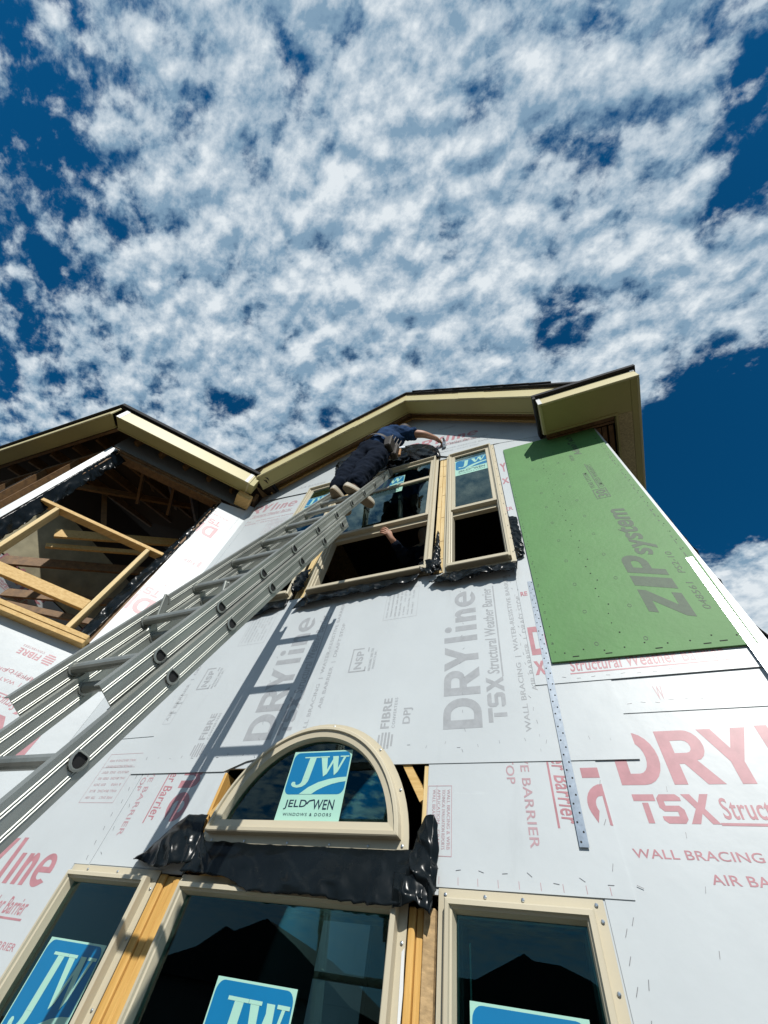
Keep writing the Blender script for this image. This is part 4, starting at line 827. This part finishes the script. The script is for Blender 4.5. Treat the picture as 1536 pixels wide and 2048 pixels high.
eave_run(FW, ((-1.81 - .35*MH*.62, -1.81 - .19*MH), (-0.185, -0.185)), None, 0, 0) if False else None
eave_run(FW, (-1.81 - .35*MH*.5, -1.81 - .19*MH*.5), (-0.185, -0.185), .35, .19)
eave_run(FF, (-3.2, -3.2), (.35*MH, .19*MH), .35, .19)
MB().box(FW, -1.81 - .35*MH*.5 - .0, -1.81 - .35*MH*.5 + .045, 5.60, 5.797, .3505, .353).build('corner_trim', m_caulk, house)
MB().box(FW, -0.225, -0.184, 5.60, 5.797, .3505, .353).build('corner_trim', m_caulk, house)
# boxed end of the angled eave
b = MB(); b.box(FW, -0.184, -0.164, 5.60, 5.795, .06, .35); b.build('bay_end_board', m_fascia, house)
b = MB(); b.box(FW, -0.163, -0.10, 5.60, 5.79, .20, .34); b.build('bay_end_board', m_soffit, house)
b = MB(); b.box(FW, -0.24, -0.06, 5.50, 5.598, .012, .19); b.build('eave_block', m_pine_x, house, bevel=.006)
# bay roof
def hexroof(z, t, o, m, nm):
    A = FW(-0.02, z, o); B_ = P1 + (NW * o + NF * o) / (1 + NW.dot(NF)); B_.z = z; Cc = FF(-3.2, z, o); ridge = Vector((-4.4, 1.2, z + .75)); D = Vector((-3.0, 1.6, z + .55)); E_ = FF(-3.2, z + .75, -2.0)
    mb = MB(); base = [A, B_, Cc]; top = [D, ridge, E_]
    for (p, q, r_, s_) in ((A, B_, ridge, D), (B_, Cc, E_, ridge)):
        k = [p, q, r_, s_]; mb.hexa(k + [v + Vector((0, 0, t)) for v in k])
    mb.build(nm, m, house)
hexroof(5.797, .018, .352, m_dark_deck, 'bay_roof_deck'); hexroof(5.816, .045, .385, m_shingle, 'bay_roof')
# rafters and ceiling joists of the bay
for i in range(6):
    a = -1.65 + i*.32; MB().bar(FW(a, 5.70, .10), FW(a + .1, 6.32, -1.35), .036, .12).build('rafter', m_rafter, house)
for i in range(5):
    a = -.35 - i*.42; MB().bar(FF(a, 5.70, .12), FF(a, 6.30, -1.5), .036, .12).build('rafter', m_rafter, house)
for (s0, s1) in (((-2.35, 5.52), (-0.42, 5.52)),): pass
def wj(p, q, w=.036, d=.09, m=m_rafter, nm='ceiling_joist'): MB().bar(p, q, w, d).build(nm, m, house)
jA, jB = FW(-1.97, 5.56, -1), FW(-1.53, 6.58, -1)
wj(FW(-2.2, 5.30, -.75), FW(-.9, 5.90, -.75)); wj(FW(-1.60, 5.85, -.4), FW(-1.45, 5.55, -.8), d=.036); wj(FW(-1.2, 5.95, -.4), FW(-1.05, 5.6, -.8), d=.036)
wj(FW(-1.9, 5.55, -.9), FW(-1.50, 5.0, -.9), d=.06)
wj(FW(-1.9, 4.75, -1.0), FW(-.5, 5.55, -1.0), d=.12, m=m_pine_x); wj(FW(-1.9, 4.62, -1.1), FW(-.5, 5.38, -1.1), d=.06, m=m_pine_x)
wj(FW(-2.6, 4.15, -1.3), FW(-.6, 5.15, -1.3), d=.12); wj(FW(-2.4, 3.95, -1.5), FW(-.6, 4.7, -1.5), d=.10); wj(FW(-2.3, 3.80, -1.3), FW(-.5, 4.2, -1.3), d=.07)
# inner far walls of the bay
FI = Frame((-5.6, 0, 0), (0, 1, 0), (0, 0, 1), (1, 0, 0))
iw = MB().slab(FI, [[(-1.40, 3.0), (2.0, 3.0), (2.0, 4.40), (-1.40, 4.40)]], -.012, 0).build('bay_inner_sheathing', m_sheet, house)
it = MB(); brand_block(it, FI, -0.98, 4.265, 0, .0008, lines=4); brand_block(it, FI, .45, 4.265, 0, .0008, lines=4); it.build('printed_lettering', m_red_ink, iw, kind='stuff')
MB().slab(FI, [[(-1.30, 4.42), (0.5, 4.42), (0.5, 5.30), (-1.30, 5.30)]], -.014, 0).build('bay_inner_board', mat('foil_faced_board', (0.55, 0.50, 0.34), 0.5, var=.25, vscale=5), house)
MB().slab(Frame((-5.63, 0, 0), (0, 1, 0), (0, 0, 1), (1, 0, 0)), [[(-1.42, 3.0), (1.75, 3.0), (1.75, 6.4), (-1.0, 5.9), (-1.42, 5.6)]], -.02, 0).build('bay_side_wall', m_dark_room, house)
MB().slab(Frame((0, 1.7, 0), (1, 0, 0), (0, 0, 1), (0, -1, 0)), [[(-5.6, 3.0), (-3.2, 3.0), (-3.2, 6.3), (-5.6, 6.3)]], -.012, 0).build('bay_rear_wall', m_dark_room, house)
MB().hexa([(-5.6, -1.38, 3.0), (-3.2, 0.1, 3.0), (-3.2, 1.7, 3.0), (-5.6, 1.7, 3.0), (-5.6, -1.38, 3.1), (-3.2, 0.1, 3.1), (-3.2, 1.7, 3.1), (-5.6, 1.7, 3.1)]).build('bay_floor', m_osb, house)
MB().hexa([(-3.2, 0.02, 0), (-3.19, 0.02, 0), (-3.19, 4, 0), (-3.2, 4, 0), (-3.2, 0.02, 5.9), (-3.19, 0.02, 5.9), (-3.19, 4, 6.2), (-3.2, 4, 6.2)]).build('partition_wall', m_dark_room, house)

# ------------------------------------------------------------------ the extension ladder
FLY = lambda n: Vector((-1.123 - .005*n, -.348 - .088*n, 4.577 - .292*n))
BAS = lambda n: Vector((-1.113 - .002*n, -.551 - .089*n, 3.655 - .291*n))
lad = empty('extension_ladder', (-1.3, -1.68, 0), label='long grey aluminium extension ladder leaning up against the front wall beside the arched window', category='ladder')
WID = 0.40
def rail(fn, n0, n1, x, nm):
    p, q = fn(n1), fn(n0); t = (q - p).normalized(); nrm = Vector((0, -t.z, t.y)).normalized(); X = Vector((1, 0, 0))
    p = p + X*x; q = q + X*x; mb = MB()
    prof = [(-.0225, .042), (-.0225, .038), (-.003, .038), (-.003, -.038), (-.0225, -.038), (-.0225, -.042), (0, -.042), (0, -.0255), (.0016, -.024), (.0016, -.022), (0, -.0205), (0, -.019), (.0016, -.0175), (.0016, -.0155), (0, -.014),
            (0, .014), (.0016, .0155), (.0016, .0175), (0, .019), (0, .0205), (.0016, .022), (.0016, .024), (0, .0255), (0, .042)]
    k = len(prof); vs = [e + X*a + nrm*b for e in (p, q) for a, b in prof]
    mb.add(vs, [(i, (i+1) % k, k + (i+1) % k, k + i) for i in range(k)] + [tuple(range(k)), tuple(range(2*k - 1, k - 1, -1))])
    return mb.build(nm, m_alu, lad), t, nrm
for fn, n0, n1, nm in ((FLY, -1.95, 8.62, 'fly_rail'), (BAS, -0.32, 12.5, 'base_rail')):
    for x in (0, -WID): _, tl, nl = rail(fn, n0, n1, x, nm)
def rungset(fn, ns, nm, r=.0185):
    first = None
    for n in ns:
        p = fn(n)
        if first is None:
            mb = MB(); seg = 14; pts = [p + Vector((x, 0, 0)) for x in (-WID - .001, .004)]
            rings = []
            for q in pts:
                for k in range(seg):
                    a = 2*math.pi*k/seg; c, s = math.cos(a)*r, math.sin(a)*r*1.1
                    if s > r*.62: s = r*.62
                    rings.append(q + Vector((0, -1, 0))*c + Vector((0, 0, 1))*s)
            fs = [(k, (k+1) % seg, seg + (k+1) % seg, seg + k) for k in range(seg)]
            mb.add(rings, fs); first = mb.build(nm, m_alu, lad, smooth=False); rp = p; o = first
            # swaged collars where the rung passes the rails
            cols = []
            for x0, x1 in ((.002, .007), (-WID + .0005, -WID + .006)):
                vs = []; cb = MB()
                for rr, xx in ((1.0, x0), (1.35, x0), (1.35, x1 - .001), (1.12, x1), (1.0, x1)):
                    for k in range(seg):
                        a = 2*math.pi*k/seg; c, s = math.cos(a)*r*rr, math.sin(a)*r*1.1*rr
                        if s > r*.62*rr: s = r*.62*rr
                        vs.append(p + Vector((xx, 0, 0)) + Vector((0, -1, 0))*c + Vector((0, 0, 1))*s)
                cb.add(vs, [(j*seg + k, j*seg + (k+1) % seg, (j+1)*seg + (k+1) % seg, (j+1)*seg + k) for j in range(4) for k in range(seg)])
                cols.append(cb.build('collar', m_alu, first))
            pb = MB()
            seg2 = seg; pb.add([p + Vector((.0032, 0, 0)) + Vector((0, -1, 0))*math.cos(2*math.pi*k/seg2)*r*.99 + Vector((0, 0, 1))*min(math.sin(2*math.pi*k/seg2)*r*1.09, r*.61) for k in range(seg2)], [tuple(range(seg2))])
            plug = pb.build('rung_bore', m_hole, first)
        else:
            o = first.copy(); C.objects.link(o); o.location = first.location + (p - rp)
            for ch in (*cols, plug): c2 = ch.copy(); C.objects.link(c2); c2.parent = o
rungset(FLY, [-1, 0, 1, 2, 3, 4, 5, 6, 7, 8], 'rung'); rungset(BAS, list(range(0, 13)), 'rung')
# plastic end caps, lock hooks, feet
for x in (0, -WID):
    p, q = FLY(-1.75), FLY(-2.08); t = (q - p).normalized(); X = Vector((1, 0, 0)); c = [(-.026, -.045), (.006, -.045), (.006, .045), (-.026, .045)]
    MB().hexa([p + X*(x + a) + nl*b for a, b in c] + [q + X*(x + a*.8) + nl*b*.7 for a, b in c]).build('rail_end_cap', m_alu_d, lad)
for x in (-.035, -WID + .03):
    p = FLY(7) + Vector((x, 0, 0)); mb = MB()
    mb.bar(p + tl*.02 - nl*.02, p + tl*.12 + nl*.055, .012, .030, up=tuple(nl)); mb.bar(p + tl*.12 + nl*.055, p + tl*.105 + nl*.015, .014, .018, up=(1, 0, 0)); mb.bar(p - tl*.05 - nl*.045, p + tl*.02 - nl*.02, .012, .034, up=tuple(nl))
    mb.build('rung_lock', m_alu, lad, bevel=.003)
for x in (0, -WID):
    p = BAS(12.5); MB().box(Frame(p + Vector((x, 0, 0)), (1, 0, 0), (0, 0, 1), (0, -1, 0)), -.035, .03, -p.z, .06, -.05, .05).build('ladder_foot', m_alu_d, lad)

# ------------------------------------------------------------------ people
def skin(name, verts, edges, mtl, parent, root=0, sub=2, **props):
    off = worldloc(parent); me = bpy.data.meshes.new(name); me.from_pydata([tuple(Vector(v[:3]) - off) for v in verts], edges, []); me.materials.append(mtl)
    o = bpy.data.objects.new(name, me); C.objects.link(o); o.parent = parent
    o.modifiers.new('skin', 'SKIN'); sv = me.skin_vertices[0].data
    for i, v in enumerate(verts):
        r = v[3]; sv[i].radius = (r, v[4] if len(v) > 4 else r); sv[i].use_root = (i == root)
    s = o.modifiers.new('sub', 'SUBSURF'); s.levels = sub; s.render_levels = sub
    o.modifiers['skin'].use_smooth_shade = True
    if name in ('trousers', 'shirt'):
        tx = bpy.data.textures.new('cloth_folds', 'CLOUDS'); tx.noise_scale = .075; tx.noise_depth = 2; s.levels = s.render_levels = 4
        dm = o.modifiers.new('folds', 'DISPLACE'); dm.texture = tx; dm.texture_coords = 'GLOBAL'; dm.strength = .045; dm.mid_level = .5
    for k, v in props.items(): o[k] = v
    return o
def hand_nodes(verts, edges, wrist_i, wrist, fwd, side, nrm, curl):
    """palm and five fingers appended to a skin graph; fwd along the hand, side towards the thumb, nrm = back of the hand"""
    wrist, fwd, side, nrm = Vector(wrist), Vector(fwd).normalized(), Vector(side).normalized(), Vector(nrm).normalized()
    p = wrist + fwd*.05; verts.append((*p, .026, .018)); pi = len(verts) - 1; edges.append((wrist_i, pi))
    for k, (sx, ln) in enumerate(((.030, .070), (.010, .078), (-.010, .073), (-.029, .058))):
        kn = wrist + fwd*.088 + side*sx; verts.append((*kn, .0105)); a = len(verts) - 1; edges.append((pi, a)); d = fwd.copy(); q = kn
        for j, f in enumerate((.45, .30, .25)):
            d = (d*math.cos(curl) - nrm*math.sin(curl)).normalized() if j or True else d
            q = q + d*ln*f; verts.append((*q, .0088 - j*.0008)); b = len(verts) - 1; edges.append((a, b)); a = b
    q = wrist + fwd*.03 + side*.034 - nrm*.006; verts.append((*q, .012)); a = len(verts) - 1; edges.append((pi, a)); d = (fwd*.7 + side*.6 - nrm*.3).normalized()
    for f in (.032, .026): q = q + d*f; verts.append((*q, .010)); b = len(verts) - 1; edges.append((a, b)); a = b; d = (d + fwd*.4 - side*.5 - nrm*.4).normalized()

man = empty('person', (-1.3, -.44, 4.30), label='worker in navy shirt and dark trousers standing on the ladder with one arm stretched right', category='person')
V = [(-1.225, -.41, 5.17, .085), (-1.205, -.385, 5.40, .085), (-1.165, -.345, 5.62, .09), (-1.135, -.305, 5.80, .08), (-1.095, -.265, 5.92, .055), (-1.060, -.215, 6.02, .085), (-1.045, -.195, 6.10, .080),
     (-0.985, -.300, 5.80, .060), (-0.780, -.250, 5.745, .044), (-0.675, -.125, 5.835, .028),
     (-1.280, -.270, 5.80, .055), (-1.33, -.14, 5.66, .045), (-1.22, -.08, 5.84, .030),
     (-1.305, -.415, 5.12, .085), (-1.385, -.455, 4.80, .062), (-1.405, -.470, 4.40, .042), (-1.375, -.36, 4.345, .034),
     (-1.150, -.405, 5.12, .085), (-1.205, -.440, 4.78, .062), (-1.250, -.465, 4.40, .042), (-1.18, -.36, 4.345, .034)]
Ed = [(0, 1), (1, 2), (2, 3), (3, 4), (4, 5), (5, 6), (3, 7), (7, 8), (8, 9), (3, 10), (10, 11), (11, 12), (0, 13), (13, 14), (14, 15), (15, 16), (0, 17), (17, 18), (18, 19), (19, 20)]
hand_nodes(V, Ed, 9, V[9][:3], (.45, .75, .10), (-.2, .1, 1), (.6, -.55, .2), 1.0)
hand_nodes(V, Ed, 12, V[12][:3], (.5, .6, .4), (.2, -.2, 1), (-.6, -.55, .2), .8)
skin('body', V, Ed, m_skin, man)
hp = bpy.data.meshes.new('hair'); bm = bmesh.new(); bmesh.ops.create_uvsphere(bm, u_segments=16, v_segments=10, radius=.098)
for v in bm.verts: v.co = v.co + Vector((0, -.012, .018)); v.co.x *= .92
bm.to_mesh(hp); bm.free(); hp.materials.append(m_hair); ho = bpy.data.objects.new('hair', hp); C.objects.link(ho); ho.parent = man; ho.location = Vector((-1.05, -.215, 6.075)) - worldloc(man)
for p_ in hp.polygons: p_.use_smooth = True
skin('trousers', [(-1.225, -.412, 5.20, .15, .14), (-1.212, -.398, 5.33, .148, .13), (-1.315, -.418, 5.06, .122), (-1.388, -.450, 4.80, .104), (-1.402, -.465, 4.39, .088),
                  (-1.143, -.408, 5.06, .122), (-1.205, -.435, 4.78, .104), (-1.248, -.462, 4.39, .088)], [(0, 1), (0, 2), (2, 3), (3, 4), (0, 5), (5, 6), (6, 7)], m_jeans, man)
skin('shirt', [(-1.222, -.405, 5.22, .155, .14), (-1.165, -.350, 5.60, .165, .14), (-1.135, -.310, 5.79, .140, .12), (-1.105, -.275, 5.885, .070), (-0.985, -.300, 5.80, .088), (-.895, -.280, 5.765, .076), (-.855, -.270, 5.755, .078),
               (-1.285, -.275, 5.80, .088), (-1.315, -.20, 5.68, .074)], [(0, 1), (1, 2), (2, 3), (2, 4), (4, 5), (5, 6), (2, 7), (7, 8)], m_navyshirt, man)
def shoe(heel, toe):
    heel, toe = Vector(heel), Vector(toe); f = (toe - heel).normalized(); s = f.cross(Vector((0, 0, 1))).normalized(); Ln = (toe - heel).length
    prof = []
    for k in range(28):
        a = 2*math.pi*k/28; x = .5 - .5*math.cos(a); wdt = .034 + .017*x + .004*math.sin(x*6); y = math.copysign(1, math.sin(a)) * wdt * (abs(math.sin(a))**.55)
        prof.append((x*Ln, y))
    def ring(z, k, dx=0): return [heel + f*(x*(1 - (1-k)*.3) + dx) + s*y*k + Vector((0, 0, z)) for x, y in prof]
    n = 28; so_ = MB(); so_.add(ring(0, .97) + ring(.016, 1.0), [tuple(range(n))[::-1]] + [(i, (i+1) % n, n + (i+1) % n, n + i) for i in range(n)] + [tuple(range(n, 2*n))])
    o = so_.build('shoe', m_sole, man)
    u = MB(); rr = [ring(.0165, .99), ring(.035, .98), ring(.060, .86, .004), ring(.085, .60, .012)]
    u.add([q for r_ in rr for q in r_], [(j*n + i, j*n + (i+1) % n, (j+1)*n + (i+1) % n, (j+1)*n + i) for j in range(3) for i in range(n)] + [tuple(range(3*n, 4*n))])
    u.build('shoe_upper', m_shoe, o, smooth=True)
shoe((-1.395, -.545, 4.306), (-1.355, -.255, 4.306)); shoe((-1.285, -.535, 4.306), (-1.115, -.275, 4.306))
# belt and pouches
tbm = MB(); cen = Vector((-1.214, -.396, 5.335)); up = Vector((.06, .05, .30)).normalized(); e1 = up.cross(Vector((0, 1, 0))).normalized(); e2 = up.cross(e1)
nb = 26; vs = []
for hh in (-.022, .022):
    for k in range(nb): a = 2*math.pi*k/nb; vs.append(cen + e1*math.cos(a)*.172 + e2*math.sin(a)*.158 + up*hh)
tbm.add(vs, [(k, (k+1) % nb, nb + (k+1) % nb, nb + k) for k in range(nb)])
belt = tbm.build('tool_belt', m_leather, man, smooth=True)
def pouch(c, w, d, h_, nm='pouch'):
    c = Vector(c); mb = MB(); pts = [(-w, -d), (w, -d), (w, d), (-w, d)]
    mb.hexa([c + Vector((a*.8, b*.7, -h_)) for a, b in pts] + [c + Vector((a, b, h_)) for a, b in pts]); mb.build(nm, m_leather, belt, bevel=.012)
pouch((-1.055, -.42, 5.25), .045, .07, .09); pouch((-1.025, -.33, 5.24), .04, .06, .11); pouch((-1.36, -.33, 5.26), .035, .06, .09)
for i in range(4): MB().tube([(-1.05 + i*.018, -.44 + i*.03, 5.30), (-1.02 + i*.02, -.46 + i*.03, 5.40)], .007, 6).build('tool_handle', m_leather, belt)
hm = MB(); hm.k = 0; hm.tube([(-.965, -.33, 5.13), (-.975, -.325, 5.30)], [.014, .011], 8); hm.k = 1; hm.tube([(-1.00, -.335, 5.325), (-.93, -.315, 5.335)], [.014, .012], 8)
hm.build('hammer', [m_handle, m_steel], None, label='hammer with orange brown grip hanging from the worker\'s tool belt', category='hammer')
# something small held against the wall
sg = MB(); sg.box(Frame((-.60, -.045, 5.83), (1, 0, 0), (0, 0, 1), (0, -1, 0)), -.018, .018, -.09, .03, -.02, .02); sg.box(Frame((-.60, -.045, 5.83), (1, 0, 0), (0, 0, 1), (0, -1, 0)), -.012, .012, .03, .045, -.03, .05)
sg.build('stapler', m_steel, None, bevel=.004, label='small steel stapler held by the worker against the wall over the arched window', category='stapler')

helper = empty('person', (-.95, .55, 3.33), label='helper inside the dark room whose bare hand grips the middle upstairs window rail', category='person')
V = [(-.95, .60, 4.15, .12), (-.95, .58, 4.40, .12), (-.95, .55, 4.62, .12), (-.95, .53, 4.74, .05), (-.95, .50, 4.88, .085), (-.95, .49, 4.96, .08),
     (-1.10, .50, 4.60, .06), (-1.02, .26, 4.26, .045), (-1.065, .055, 4.265, .028),
     (-.80, .52, 4.60, .06), (-.74, .50, 4.32, .045), (-.80, .35, 4.15, .03),
     (-1.04, .60, 4.05, .09), (-1.04, .60, 3.70, .065), (-1.04, .60, 3.38, .045), (-.86, .60, 4.05, .09), (-.86, .60, 3.70, .065), (-.86, .60, 3.38, .045)]
Ed = [(0, 1), (1, 2), (2, 3), (3, 4), (4, 5), (2, 6), (6, 7), (7, 8), (2, 9), (9, 10), (10, 11), (0, 12), (12, 13), (13, 14), (0, 15), (15, 16), (16, 17)]
hand_nodes(V, Ed, 8, V[8][:3], (-.45, -.75, .55), (.3, -.1, .75), (.55, -.65, -.1), .55)
hand_nodes(V, Ed, 11, V[11][:3], (0, -.8, -.5), (-1, 0, 0), (0, -.4, .8), .5)
skin('body', V, Ed, m_skin, helper)
skin('shirt', [(-.95, .60, 4.12, .145, .12), (-.95, .58, 4.40, .15, .12), (-.95, .55, 4.62, .13, .1), (-1.10, .50, 4.60, .085), (-1.02, .265, 4.26, .062), (-1.060, .075, 4.264, .046), (-.80, .52, 4.60, .085), (-.77, .51, 4.46, .07)],
     [(0, 1), (1, 2), (2, 3), (3, 4), (4, 5), (2, 6), (6, 7)], m_jeans, helper)  # dark sleeve added down to the wrist, standing for room shade on the forearm

# ------------------------------------------------------------------ houses across the street, seen mirrored in the panes
def neighbour(cx, cy, w, eave, peak, label, prof=None):
    h = empty('house', (cx, cy, 0), label=label, category='house'); d = 9
    b = MB(); b.hexa([(cx - w/2, cy - d, 0), (cx + w/2, cy - d, 0), (cx + w/2, cy, 0), (cx - w/2, cy, 0), (cx - w/2, cy - d, eave), (cx + w/2, cy - d, eave), (cx + w/2, cy, eave), (cx - w/2, cy, eave)]); b.build('wall', m_nbwall, h)
    b = MB(); F = Frame((cx, cy + .4, 0), (1, 0, 0), (0, 0, 1), (0, 1, 0)); b.slab(F, [prof], -d, 0); b.build('roof', m_nbroof, h)
    for x in (-w*.28, 0, w*.28):
        o = MB().box(Frame((cx, cy, 0), (1, 0, 0), (0, 0, 1), (0, 1, 0)), x - .6, x + .6, 1.0, 2.3, .0, .03).build('window', m_dark_room, h)
neighbour(-20.0, -26, 13, 4.2, 6.7, 'dark shingled house across the street with two peaks, mirrored in the centre lower window', [(-7.5, 4.1), (7.2, 4.1), (3.5, 5.8), (1.1, 6.75), (-.9, 6.1), (-1.6, 6.25), (-3.2, 5.3)])
neighbour(-4.4, -27, 11, 4.2, 6.7, 'dark hipped house across the street, mirrored in the right lower window', [(-6.2, 4.1), (6.2, 4.1), (2.6, 6.15), (1.4, 6.5), (.2, 6.55), (-.2, 6.75), (-2.6, 5.7), (-3.4, 5.7)])
